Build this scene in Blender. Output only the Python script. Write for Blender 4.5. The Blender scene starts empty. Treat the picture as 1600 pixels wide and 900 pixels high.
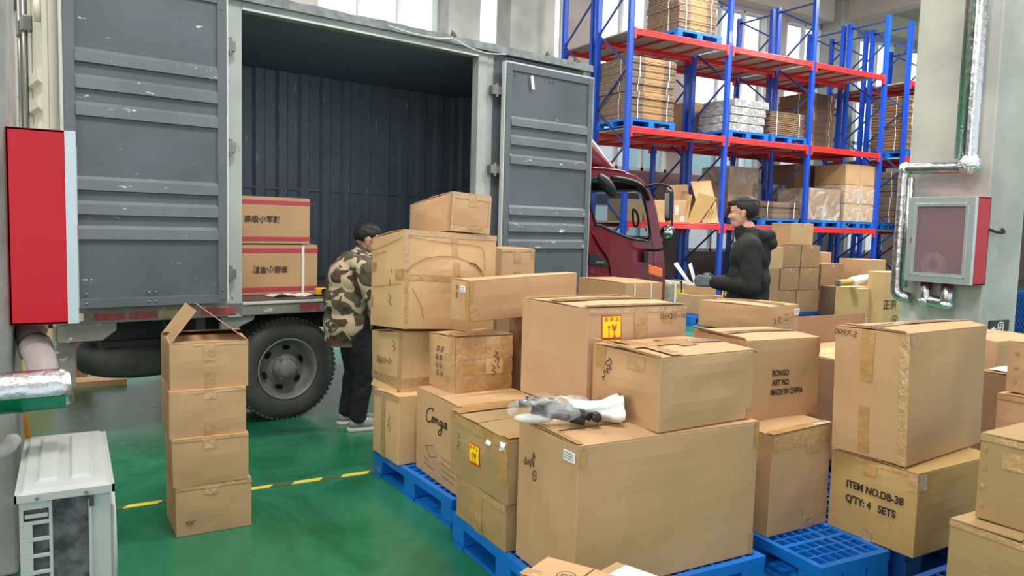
import bpy, bmesh, math, random
from mathutils import Vector, Matrix, noise
R = math.radians
PI = math.pi
random.seed(7)
sc = bpy.context.scene
col = sc.collection

# ------------------------------------------------------------------ camera
F_PX, PITCH, ROLL, YAW, EYE = 1201.118, R(4.7333), R(1.59384), PI / 3, 1.5
fw = Vector((math.cos(YAW) * math.cos(PITCH), math.sin(YAW) * math.cos(PITCH), -math.sin(PITCH)))
rt = Vector((math.sin(YAW), -math.cos(YAW), 0))
up = rt.cross(fw)
rt2 = rt * math.cos(ROLL) + up * math.sin(ROLL)
up2 = up * math.cos(ROLL) - rt * math.sin(ROLL)
cam = bpy.data.cameras.new('camera')
cam.sensor_width = 36
cam.lens = F_PX / 1600 * 36
cam.clip_start = 0.05
cam.clip_end = 300
co = bpy.data.objects.new('camera', cam)
m3 = Matrix((rt2, up2, -fw)).transposed().to_4x4()
co.matrix_world = Matrix.Translation((0, 0, EYE)) @ m3
col.objects.link(co)
sc.camera = co

# ------------------------------------------------------------------ world, lights, exposure
w = bpy.data.worlds.new('sky')
sc.world = w
w.use_nodes = True
nt = w.node_tree
bg = nt.nodes['Background']
bg.inputs[0].default_value = (0.86, 0.93, 1.0, 1)
bg.inputs[1].default_value = 1.15
sc.view_settings.view_transform = 'Standard'
sc.view_settings.look = 'None'
sc.view_settings.gamma = 1
sc.view_settings.use_curve_mapping = False
sc.view_settings.exposure = 0.48


def area(name, loc, rot, sx, sy, power, colr=(1, 1, 1)):
    l = bpy.data.lights.new(name, 'AREA')
    l.shape = 'RECTANGLE'
    l.size, l.size_y = sx, sy
    l.energy = power
    l.color = colr
    o = bpy.data.objects.new(name, l)
    o.location = loc
    o.rotation_euler = rot
    col.objects.link(o)
    return o


# unseen fill lamps added overhead, and one for presumed daylight from behind the camera
for lx, ly, pw in ((1.0, 1.5, 260), (6.5, 3.0, 280), (11.5, 6.5, 420), (-2.5, 6.0, 200), (15.5, 9.8, 340), (3.0, 10.2, 420), (9.5, 10.0, 300), (18.0, 5.5, 300)):
    area('overhead_fill', (lx, ly, 7.4), (0, 0, 0), 1.6, 1.6, pw, (1, 0.96, 0.9))
area('daylight_fill', (-6.5, 1.0, 3.0), (R(80), 0, R(-70)), 5, 4.5, 260, (1.0, 0.95, 0.86))

# ------------------------------------------------------------------ materials
MATS = {}


def lin(c):
    return tuple(((v / 255) / 12.92 if v / 255 <= 0.04045 else ((v / 255 + 0.055) / 1.055) ** 2.4) for v in c)


def mat(name, rgb, rough=0.5, metal=0.0, var=0.0, vscale=4.0, bump=0.0, bscale=60, spec=0.5, coat=0.0, stretch=None, var_rgb=None, alpha=1.0, trans=0.0):
    if name in MATS:
        return MATS[name]
    m = bpy.data.materials.new(name)
    m.use_nodes = True
    n = m.node_tree
    b = n.nodes['Principled BSDF']
    c = lin(rgb)
    b.inputs['Base Color'].default_value = (*c, 1)
    b.inputs['Roughness'].default_value = rough
    b.inputs['Metallic'].default_value = metal
    b.inputs['Specular IOR Level'].default_value = spec
    b.inputs['Coat Weight'].default_value = coat
    b.inputs['Alpha'].default_value = alpha
    b.inputs['Transmission Weight'].default_value = trans
    tc = n.nodes.new('ShaderNodeTexCoord')
    mp = n.nodes.new('ShaderNodeMapping')
    n.links.new(tc.outputs['Object'], mp.inputs[0])
    if stretch:
        mp.inputs['Scale'].default_value = stretch
    if var > 0:
        t = n.nodes.new('ShaderNodeTexNoise')
        t.inputs['Scale'].default_value = vscale
        t.inputs['Detail'].default_value = 6
        n.links.new(mp.outputs[0], t.inputs['Vector'])
        r = n.nodes.new('ShaderNodeValToRGB')
        d = lin(var_rgb) if var_rgb else tuple(v * (1 - var) for v in c)
        r.color_ramp.elements[0].position = 0.35
        r.color_ramp.elements[1].position = 0.65
        r.color_ramp.elements[0].color = (*d, 1)
        r.color_ramp.elements[1].color = (*c, 1)
        n.links.new(t.outputs[0], r.inputs[0])
        n.links.new(r.outputs[0], b.inputs['Base Color'])
    if bump > 0:
        t2 = n.nodes.new('ShaderNodeTexNoise')
        t2.inputs['Scale'].default_value = bscale
        t2.inputs['Detail'].default_value = 4
        n.links.new(mp.outputs[0], t2.inputs['Vector'])
        bp = n.nodes.new('ShaderNodeBump')
        bp.inputs['Strength'].default_value = bump
        bp.inputs['Distance'].default_value = 0.01
        n.links.new(t2.outputs[0], bp.inputs['Height'])
        n.links.new(bp.outputs[0], b.inputs['Normal'])
    MATS[name] = m
    return m


def scratched(name, rgb, chip=(225, 225, 220), rough=0.5, thr=0.70, scale=9, stretch=(1, 1, 3), var=0.25):
    """painted metal with chips through to a pale undercoat"""
    m = mat(name, rgb, rough, var=var, vscale=2.2, bump=0.12, bscale=14)
    n = m.node_tree
    b = n.nodes['Principled BSDF']
    src = b.inputs['Base Color'].links[0].from_socket
    tc = n.nodes.new('ShaderNodeTexCoord')
    mp = n.nodes.new('ShaderNodeMapping')
    mp.inputs['Scale'].default_value = stretch
    n.links.new(tc.outputs['Object'], mp.inputs[0])
    t = n.nodes.new('ShaderNodeTexNoise')
    t.inputs['Scale'].default_value = scale
    t.inputs['Detail'].default_value = 8
    t.inputs['Roughness'].default_value = 0.7
    n.links.new(mp.outputs[0], t.inputs['Vector'])
    r = n.nodes.new('ShaderNodeValToRGB')
    r.color_ramp.elements[0].position = thr
    r.color_ramp.elements[1].position = thr + 0.015
    n.links.new(t.outputs[0], r.inputs[0])
    mx = n.nodes.new('ShaderNodeMixRGB')
    n.links.new(r.outputs[0], mx.inputs[0])
    n.links.new(src, mx.inputs[1])
    mx.inputs[2].default_value = (*lin(chip), 1)
    n.links.new(mx.outputs[0], b.inputs['Base Color'])
    return m


def cardboard(i, rgb):
    m = mat('cardboard_%s' % i, rgb, 0.72, var=0.10, vscale=3.0, bump=0.25, bscale=5, spec=0.25)
    n = m.node_tree
    b = n.nodes['Principled BSDF']
    src = b.inputs['Base Color'].links[0].from_socket
    tc = n.nodes.new('ShaderNodeTexCoord')
    mp = n.nodes.new('ShaderNodeMapping')
    mp.inputs['Scale'].default_value = (150, 150, 4)
    n.links.new(tc.outputs['Object'], mp.inputs[0])
    t = n.nodes.new('ShaderNodeTexNoise')
    t.inputs['Scale'].default_value = 1.0
    n.links.new(mp.outputs[0], t.inputs['Vector'])
    r = n.nodes.new('ShaderNodeValToRGB')
    r.color_ramp.elements[0].position = 0.3
    r.color_ramp.elements[1].position = 0.7
    r.color_ramp.elements[0].color = (0.975, 0.975, 0.975, 1)
    r.color_ramp.elements[1].color = (1, 1, 1, 1)
    n.links.new(t.outputs[0], r.inputs[0])
    mx = n.nodes.new('ShaderNodeMixRGB')
    mx.blend_type = 'MULTIPLY'
    mx.inputs[0].default_value = 1
    n.links.new(src, mx.inputs[1])
    n.links.new(r.outputs[0], mx.inputs[2])
    n.links.new(mx.outputs[0], b.inputs['Base Color'])
    return m


CB = {
    'tan': cardboard('tan', (195, 157, 117)),
    'pink': cardboard('pink', (202, 163, 126)),
    'gold': cardboard('gold', (188, 154, 100)),
    'olive': cardboard('olive', (168, 140, 99)),
    'brown': cardboard('brown', (158, 124, 94)),
    'pale': cardboard('pale', (212, 175, 128)),
    'dark': cardboard('dark', (120, 98, 84)),
    'grey': cardboard('grey', (150, 128, 112)),
}
M_TAPE = mat('parcel_tape', (186, 146, 92), 0.22, var=0.18, vscale=18, bump=0.5, bscale=30, coat=0.4)
M_CTAPE = mat('clear_tape', (192, 154, 108), 0.15, var=0.1, vscale=18, bump=0.8, bscale=35, coat=0.8)
M_INK = mat('black_ink', (40, 34, 34), 0.6)
M_PEN = mat('pen_ink', (70, 52, 46), 0.6)
M_WHITE = mat('white_paper', (235, 236, 236), 0.6, var=0.05, vscale=8)
M_RED = mat('red_enamel', (186, 8, 30), 0.35, spec=0.3, coat=0.12, var=0.08, vscale=2)
M_SILVER = mat('aluminium_frame', (190, 200, 204), 0.35, 0.6, bump=0.1, bscale=10)
M_FOIL = mat('foil_wrap', (200, 202, 205), 0.30, 1.0, bump=1.0, bscale=16, var=0.1, vscale=8)
M_FOILC = mat('crumpled_foil', (226, 228, 230), 0.2, 1.0, bump=1.0, bscale=55)
M_CONC = mat('concrete', (192, 191, 184), 0.8, var=0.2, vscale=1.6, bump=0.3, bscale=14, var_rgb=(166, 167, 163))
M_CONC2 = mat('rough_concrete', (150, 150, 146), 0.85, var=0.3, vscale=5, bump=0.6, bscale=10)
M_CEIL = mat('pale_concrete', (222, 214, 202), 0.85, var=0.1, vscale=1.2)
M_WALL = mat('painted_wall', (196, 186, 184), 0.8, var=0.1, vscale=0.8)
M_BACKLIT = mat('backlit_lower_wall', (150, 124, 122), 0.8, var=0.12, vscale=0.8)  # mauve brown of the backlit wall put into the base colour
M_WFRAME = mat('white_window_frame', (232, 236, 236), 0.4)
M_GLASS = mat('window_glass', (255, 255, 255), 0.02, trans=1.0, spec=0.3)
M_GLASS.node_tree.nodes['Principled BSDF'].inputs['IOR'].default_value = 1.02
M_BLUE = mat('rack_blue', (22, 76, 190), 0.35, var=0.12, vscale=3, coat=0.2)
M_DBLUE = mat('brace_blue', (28, 66, 140), 0.4, var=0.1, vscale=3)
M_ORED = mat('rack_red', (232, 46, 44), 0.32, var=0.08, vscale=3, coat=0.2)
M_DECK = mat('shelf_board', (190, 172, 160), 0.6, var=0.15, vscale=3)
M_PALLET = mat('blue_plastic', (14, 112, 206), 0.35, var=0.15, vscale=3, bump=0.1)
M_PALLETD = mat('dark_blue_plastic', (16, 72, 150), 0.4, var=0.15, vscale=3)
M_DOOR = scratched('grey_door_paint', (92, 100, 107), thr=0.66, scale=9, stretch=(0.6, 1, 2.2))
M_DOORR = scratched('grey_rib_paint', (106, 114, 120), thr=0.635, scale=10, stretch=(0.7, 1, 2.6))
M_DOORF = mat('grey_door_border', (96, 106, 112), 0.5, var=0.15, vscale=4)
M_SEAL = mat('pale_rubber_seal', (206, 210, 206), 0.6, var=0.1, vscale=12)
M_FRAME = scratched('truck_frame_paint', (176, 182, 180), chip=(120, 96, 84), thr=0.66, scale=8, stretch=(2, 2, 1))
M_RAIL = scratched('worn_rail', (140, 138, 130), chip=(205, 204, 196), thr=0.62, scale=11, stretch=(1, 1, 2))
M_INNER = scratched('dark_cargo_wall', (126, 140, 152), chip=(215, 215, 208), thr=0.64, scale=12, stretch=(2.5, 2.5, 0.5), var=0.2)
M_BEDF = mat('cargo_floor', (88, 74, 70), 0.35, var=0.3, vscale=5)
M_CREAM = mat('cream_paint', (206, 200, 184), 0.5, var=0.08, vscale=3)
M_RODG = mat('grey_rod', (130, 130, 128), 0.35, 0.6)
M_MAROON = mat('maroon_paint', (108, 12, 34), 0.25, spec=0.4, coat=0.35, var=0.08, vscale=2)
M_BLACK = mat('black_plastic', (26, 28, 32), 0.4)
M_DARK = mat('dark_steel', (50, 52, 52), 0.6, var=0.3, vscale=5)
M_TYRE = mat('tyre_rubber', (76, 76, 75), 0.75, var=0.3, vscale=9, bump=0.2, bscale=40)
M_RIM = mat('dusty_rim', (138, 136, 130), 0.6, 0.2, var=0.25, vscale=12, bump=0.1)
M_CABGL = mat('cab_glass', (220, 232, 235), 0.02, trans=1.0)
M_CABGL.node_tree.nodes['Principled BSDF'].inputs['IOR'].default_value = 1.05
M_ORANGE = mat('orange_lens', (240, 110, 30), 0.2, coat=0.5)
M_CHROME = mat('mirror_chrome', (190, 200, 205), 0.08, 1.0)
M_STRAP = mat('white_strap', (230, 230, 226), 0.4)
M_RSTR = mat('red_print_band', (182, 62, 74), 0.6)
M_YEL = mat('yellow_plastic', (232, 180, 20), 0.4)
M_YTAPE = mat('yellow_tape', (225, 190, 70), 0.3, coat=0.3)
M_AC = mat('off_white_panel', (172, 176, 174), 0.5, var=0.06, vscale=6, bump=0.05)
M_COIL = mat('dusty_dark_coil', (56, 60, 62), 0.85, var=0.5, vscale=22, var_rgb=(104, 108, 110))
M_STICK = mat('yellow_sticker', (250, 222, 0), 0.5)
M_SRED = mat('sticker_red', (206, 60, 30), 0.5)
M_SGRN = mat('sticker_green', (120, 150, 20), 0.5)
M_SKIN = mat('skin', (206, 156, 132), 0.5, var=0.08, vscale=12)
M_SKIN.node_tree.nodes['Principled BSDF'].inputs['Subsurface Weight'].default_value = 0.08
M_HAIR = mat('black_hair', (14, 13, 15), 0.6, bump=1.0, bscale=40, stretch=(1, 1, 0.25))
M_BJACK = mat('black_jacket', (17, 18, 22), 0.8, var=0.2, vscale=14, bump=0.35, bscale=9)
M_BTROU = mat('black_trousers', (20, 21, 25), 0.8, bump=0.3, bscale=8)
M_GLOVE = mat('grey_glove', (96, 102, 110), 0.7, var=0.2, vscale=30)
M_SHOE = mat('grey_shoe', (150, 146, 146), 0.7, var=0.15, vscale=30)
M_SOLE = mat('pale_sole', (214, 208, 200), 0.6)
M_OR = mat('orange_pole_paint', (236, 130, 30), 0.4)
M_BEIGE = mat('beige_wrap', (146, 136, 134), 0.5, bump=0.3, bscale=20)

# shrink wrap film: thin, glossy, mostly see-through
def film(name, a, tint=(235, 238, 240), bscale=18, rough=0.12):
    m = mat(name, tint, rough, bump=1.0, bscale=bscale, spec=0.8)
    n = m.node_tree
    b = n.nodes['Principled BSDF']
    out = n.nodes['Material Output']
    tr = n.nodes.new('ShaderNodeBsdfTransparent')
    tc = n.nodes.new('ShaderNodeTexCoord')
    t = n.nodes.new('ShaderNodeTexNoise')
    t.inputs['Scale'].default_value = bscale * 0.5
    t.inputs['Detail'].default_value = 5
    t.inputs['Distortion'].default_value = 1.5
    n.links.new(tc.outputs['Object'], t.inputs['Vector'])
    r = n.nodes.new('ShaderNodeMapRange')
    r.inputs[1].default_value = 0.42
    r.inputs[2].default_value = 0.68
    r.inputs[3].default_value = a
    r.inputs[4].default_value = min(1, a + 0.5)
    n.links.new(t.outputs[0], r.inputs[0])
    mx = n.nodes.new('ShaderNodeMixShader')
    n.links.new(r.outputs[0], mx.inputs[0])
    n.links.new(tr.outputs[0], mx.inputs[1])
    n.links.new(b.outputs[0], mx.inputs[2])
    n.links.new(mx.outputs[0], out.inputs[0])
    return m


M_FILM = film('clear_bag_film', 0.05)
M_WRAP = film('stretch_wrap', 0.08, bscale=6)


def floor_material():
    m = mat('green_epoxy_floor', (30, 128, 88), 0.2, coat=0.0)
    n = m.node_tree
    b = n.nodes['Principled BSDF']
    tc = n.nodes.new('ShaderNodeTexCoord')
    t = n.nodes.new('ShaderNodeTexNoise')
    t.inputs['Scale'].default_value = 1.3
    t.inputs['Detail'].default_value = 8
    t.inputs['Roughness'].default_value = 0.65
    t.inputs['Distortion'].default_value = 1.2
    n.links.new(tc.outputs['Object'], t.inputs['Vector'])
    r = n.nodes.new('ShaderNodeValToRGB')
    r.color_ramp.elements[0].position = 0.3
    r.color_ramp.elements[1].position = 0.72
    r.color_ramp.elements[0].color = (*lin((16, 90, 60)), 1)
    r.color_ramp.elements[1].color = (*lin((54, 130, 96)), 1)
    n.links.new(t.outputs[0], r.inputs[0])
    n.links.new(r.outputs[0], b.inputs['Base Color'])
    r2 = n.nodes.new('ShaderNodeMapRange')
    r2.inputs[3].default_value = 0.14
    r2.inputs[4].default_value = 0.36
    n.links.new(t.outputs[0], r2.inputs[0])
    n.links.new(r2.outputs[0], b.inputs['Roughness'])
    t3 = n.nodes.new('ShaderNodeTexNoise')
    t3.inputs['Scale'].default_value = 3.5
    t3.inputs['Detail'].default_value = 3
    n.links.new(tc.outputs['Object'], t3.inputs['Vector'])
    bp = n.nodes.new('ShaderNodeBump')
    bp.inputs['Strength'].default_value = 0.12
    bp.inputs['Distance'].default_value = 0.02
    n.links.new(t3.outputs[0], bp.inputs['Height'])
    n.links.new(bp.outputs[0], b.inputs['Normal'])
    return m


def camo_material():
    m = mat('camouflage_cloth', (96, 88, 72), 0.85)
    n = m.node_tree
    b = n.nodes['Principled BSDF']
    tc = n.nodes.new('ShaderNodeTexCoord')
    last = None
    base = (*lin((88, 86, 70)), 1)
    for i, (sc_, off, thr, c) in enumerate(((7, 0, 0.54, (62, 56, 46)), (7.5, 5, 0.57, (92, 62, 50)), (8, 11, 0.55, (200, 178, 150)))):
        mp = n.nodes.new('ShaderNodeMapping')
        mp.inputs['Location'].default_value = (off, off * 1.3, off * 0.7)
        n.links.new(tc.outputs['Object'], mp.inputs[0])
        t = n.nodes.new('ShaderNodeTexNoise')
        t.inputs['Scale'].default_value = sc_
        t.inputs['Detail'].default_value = 1.5
        t.inputs['Distortion'].default_value = 1.2
        n.links.new(mp.outputs[0], t.inputs['Vector'])
        r = n.nodes.new('ShaderNodeValToRGB')
        r.color_ramp.elements[0].position = thr
        r.color_ramp.elements[1].position = thr + 0.012
        n.links.new(t.outputs[0], r.inputs[0])
        mx = n.nodes.new('ShaderNodeMixRGB')
        n.links.new(r.outputs[0], mx.inputs[0])
        if last is None:
            mx.inputs[1].default_value = base
        else:
            n.links.new(last, mx.inputs[1])
        mx.inputs[2].default_value = (*lin(c), 1)
        last = mx.outputs[0]
    n.links.new(last, b.inputs['Base Color'])
    return m


M_FLOOR = floor_material()
M_CAMO = camo_material()


def holes_material():
    """blue upright steel with its column of punched holes"""
    m = mat('punched_blue_steel', (18, 76, 196), 0.35, coat=0.2)
    n = m.node_tree
    b = n.nodes['Principled BSDF']
    tc = n.nodes.new('ShaderNodeTexCoord')
    sp = n.nodes.new('ShaderNodeSeparateXYZ')
    n.links.new(tc.outputs['Object'], sp.inputs[0])
    def mth(op, a, bb=None, v=None):
        q = n.nodes.new('ShaderNodeMath')
        q.operation = op
        if a is not None:
            n.links.new(a, q.inputs[0])
        if bb is not None:
            n.links.new(bb, q.inputs[1])
        if v is not None:
            q.inputs[1].default_value = v
        return q.outputs[0]
    fz = mth('FRACT', mth('DIVIDE', sp.outputs[2], v=0.05))
    dz = mth('ABSOLUTE', mth('SUBTRACT', fz, v=0.5))
    zz = mth('LESS_THAN', dz, v=0.24)
    ax = mth('ABSOLUTE', sp.outputs[0])
    x1 = mth('LESS_THAN', mth('ABSOLUTE', mth('SUBTRACT', ax, v=0.022)), v=0.007)
    k = mth('MULTIPLY', zz, x1)
    mx = n.nodes.new('ShaderNodeMixRGB')
    n.links.new(k, mx.inputs[0])
    mx.inputs[1].default_value = (*lin((18, 76, 196)), 1)
    mx.inputs[2].default_value = (*lin((14, 24, 60)), 1)
    n.links.new(mx.outputs[0], b.inputs['Base Color'])
    return m


M_POST = holes_material()

# ------------------------------------------------------------------ mesh helpers


class MB:
    """collects boxes, bars, tubes and patches; build() links them as ONE mesh object"""

    def __init__(self):
        self.bm = bmesh.new()

    def box(self, x0, x1, y0, y1, z0, z1):
        if x0 > x1: x0, x1 = x1, x0
        if y0 > y1: y0, y1 = y1, y0
        if z0 > z1: z0, z1 = z1, z0
        v = [self.bm.verts.new(p) for p in ((x0, y0, z0), (x1, y0, z0), (x1, y1, z0), (x0, y1, z0), (x0, y0, z1), (x1, y0, z1), (x1, y1, z1), (x0, y1, z1))]
        for f in ((3, 2, 1, 0), (4, 5, 6, 7), (0, 1, 5, 4), (1, 2, 6, 5), (2, 3, 7, 6), (3, 0, 4, 7)):
            self.bm.faces.new([v[i] for i in f])
        return self

    def hexa(self, P):
        v = [self.bm.verts.new(p) for p in P]
        for f in ((3, 2, 1, 0), (4, 5, 6, 7), (0, 1, 5, 4), (1, 2, 6, 5), (2, 3, 7, 6), (3, 0, 4, 7)):
            self.bm.faces.new([v[i] for i in f])
        return self

    def bar(self, a, b, w_, h_=None, upv=(0, 0, 1)):
        a, b = Vector(a), Vector(b)
        h_ = h_ or w_
        d = (b - a).normalized()
        s = d.cross(Vector(upv))
        if s.length < 1e-4:
            s = d.cross(Vector((1, 0, 0)))
        s.normalize()
        u = s.cross(d)
        P = []
        for e in (a, b):
            for i, j in ((-1, -1), (1, -1), (1, 1), (-1, 1)):
                P.append(e + s * i * w_ / 2 + u * j * h_ / 2)
        return self.hexa(P)

    def tube(self, pts, r, seg=12, cap=True, closed=False):
        pts = [Vector(p) for p in pts]
        rs = r if isinstance(r, (list, tuple)) else [r] * len(pts)
        rings = []
        prev = None
        n = len(pts)
        for i, p in enumerate(pts):
            if closed:
                d = pts[(i + 1) % n] - pts[i - 1]
            else:
                d = pts[min(i + 1, n - 1)] - pts[max(i - 1, 0)]
            d.normalize()
            if prev is None:
                a = d.cross(Vector((0, 0, 1)))
                if a.length < 1e-3:
                    a = d.cross(Vector((1, 0, 0)))
            else:
                a = prev - d * prev.dot(d)
            a.normalize()
            prev = a
            b_ = d.cross(a)
            rings.append([self.bm.verts.new(p + (a * math.cos(t) + b_ * math.sin(t)) * rs[i]) for t in [2 * PI * k / seg for k in range(seg)]])
        m_ = n if closed else n - 1
        for i in range(m_):
            A, B = rings[i], rings[(i + 1) % n]
            for k in range(seg):
                self.bm.faces.new((A[k], A[(k + 1) % seg], B[(k + 1) % seg], B[k]))
        if cap and not closed:
            self.bm.faces.new(rings[0][::-1])
            self.bm.faces.new(rings[-1])
        return self

    def lathe(self, prof, seg=32, axis='y', c=(0, 0, 0), closed=False):
        """prof = [(radius, along axis)]"""
        rings = []
        c = Vector(c)
        for r, h in prof:
            ring = []
            for k in range(seg):
                t = 2 * PI * k / seg
                a, b_ = r * math.cos(t), r * math.sin(t)
                p = {'y': (a, h, b_), 'z': (a, b_, h), 'x': (h, a, b_)}[axis]
                ring.append(self.bm.verts.new(c + Vector(p)))
            rings.append(ring)
        L = len(rings)
        for i in range(L if closed else L - 1):
            A, B = rings[i], rings[(i + 1) % L]
            for k in range(seg):
                self.bm.faces.new((A[k], A[(k + 1) % seg], B[(k + 1) % seg], B[k]))
        return self

    def prism(self, poly, a0, a1, axis='y'):
        def P(p, h):
            return {'y': (p[0], h, p[1]), 'z': (p[0], p[1], h), 'x': (h, p[0], p[1])}[axis]
        A = [self.bm.verts.new(P(p, a0)) for p in poly]
        B = [self.bm.verts.new(P(p, a1)) for p in poly]
        n = len(poly)
        for i in range(n):
            self.bm.faces.new((A[i], A[(i + 1) % n], B[(i + 1) % n], B[i]))
        self.bm.faces.new(A[::-1])
        self.bm.faces.new(B)
        return self

    def grid(self, fn, nu, nv):
        V = [[self.bm.verts.new(fn(i / nu, j / nv)) for i in range(nu + 1)] for j in range(nv + 1)]
        for j in range(nv):
            for i in range(nu):
                self.bm.faces.new((V[j][i], V[j][i + 1], V[j + 1][i + 1], V[j + 1][i]))
        return self

    def ball(self, c, r, seg=16, ring=10):
        c = Vector(c)
        r = Vector(r) if isinstance(r, (list, tuple)) else Vector((r, r, r))
        prof = []
        vs = []
        for j in range(1, ring):
            th = PI * j / ring
            vs.append([self.bm.verts.new(c + Vector((r.x * math.sin(th) * math.cos(2 * PI * k / seg), r.y * math.sin(th) * math.sin(2 * PI * k / seg), r.z * math.cos(th)))) for k in range(seg)])
        t = self.bm.verts.new(c + Vector((0, 0, r.z)))
        b_ = self.bm.verts.new(c - Vector((0, 0, r.z)))
        for k in range(seg):
            self.bm.faces.new((t, vs[0][k], vs[0][(k + 1) % seg]))
            self.bm.faces.new((b_, vs[-1][(k + 1) % seg], vs[-1][k]))
        for j in range(len(vs) - 1):
            for k in range(seg):
                self.bm.faces.new((vs[j][k], vs[j + 1][k], vs[j + 1][(k + 1) % seg], vs[j][(k + 1) % seg]))
        return self

    def build(self, name, material, parent=None, loc=(0, 0, 0), rot=(0, 0, 0), smooth=False, bevel=0, solid=0, recalc=True, seg=2):
        if recalc:
            bmesh.ops.recalc_face_normals(self.bm, faces=self.bm.faces)
        me = bpy.data.meshes.new(name)
        self.bm.to_mesh(me)
        self.bm.free()
        o = bpy.data.objects.new(name, me)
        me.materials.append(material)
        if smooth:
            for p in me.polygons:
                p.use_smooth = True
        col.objects.link(o)
        o.location = loc
        o.rotation_euler = rot
        if parent:
            o.parent = parent
        if solid:
            q = o.modifiers.new('thick', 'SOLIDIFY')
            q.thickness = solid
            q.offset = 0
        if bevel:
            q = o.modifiers.new('bevel', 'BEVEL')
            q.width = bevel
            q.segments = seg
            q.limit_method = 'ANGLE'
            q.angle_limit = R(50)
        return o


def tag(o, label=None, cat=None, group=None, kind=None):
    if label: o['label'] = label
    if cat: o['category'] = cat
    if group: o['group'] = group
    if kind: o['kind'] = kind
    return o


def empty(name, label, cat, loc=(0, 0, 0), rz=0.0, group=None):
    o = bpy.data.objects.new(name, None)
    col.objects.link(o)
    o.empty_display_size = 0.1
    o.location = loc
    o.rotation_euler = (0, 0, rz)
    return tag(o, label, cat, group)


def kids(o):
    return [c for c in bpy.data.objects if c.parent == o]


def copy_tree(o, parent=None, label=None, group=None, loc=None, rz=None):
    c = o.copy()
    col.objects.link(c)
    c.parent = parent
    if label: c['label'] = label
    if group: c['group'] = group
    if loc is not None: c.location = loc
    if rz is not None: c.rotation_euler = (0, 0, rz)
    for ch in kids(o):
        copy_tree(ch, c)
    return c


def smoothen(pts, n=6, closed=False):
    """Catmull-Rom through points (2D or 3D)"""
    P = [Vector(p) for p in pts]
    out = []
    L = len(P)
    rng = range(L if closed else L - 1)
    for i in rng:
        p0 = P[(i - 1) % L] if closed or i > 0 else P[0]
        p1, p2 = P[i], P[(i + 1) % L]
        p3 = P[(i + 2) % L] if closed or i + 2 < L else P[-1]
        for k in range(n):
            t = k / n
            out.append(0.5 * ((2 * p1) + (p2 - p0) * t + (2 * p0 - 5 * p1 + 4 * p2 - p3) * t * t + (3 * p1 - p0 - 3 * p2 + p3) * t ** 3))
    if not closed:
        out.append(P[-1])
    return out


def text_mesh(body, size=1.0, bold=0.0):
    c = bpy.data.curves.new('txt', 'FONT')
    c.body = body
    c.size = size
    c.align_x = 'CENTER'
    c.align_y = 'CENTER'
    c.offset = bold
    c.resolution_u = 3
    o = bpy.data.objects.new('txt', c)
    col.objects.link(o)
    dg = bpy.context.evaluated_depsgraph_get()
    dg.update()
    me = bpy.data.meshes.new_from_object(o.evaluated_get(dg))
    V = [tuple(v.co[:2]) for v in me.vertices]
    Fc = [tuple(p.vertices) for p in me.polygons]
    bpy.data.objects.remove(o)
    bpy.data.curves.remove(c)
    bpy.data.meshes.remove(me)
    return V, Fc


# ------------------------------------------------------------------ cartons
KEYS = ['NB', 'RB', 'BB', 'LB', 'NT', 'RT', 'BT', 'LT']


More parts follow.
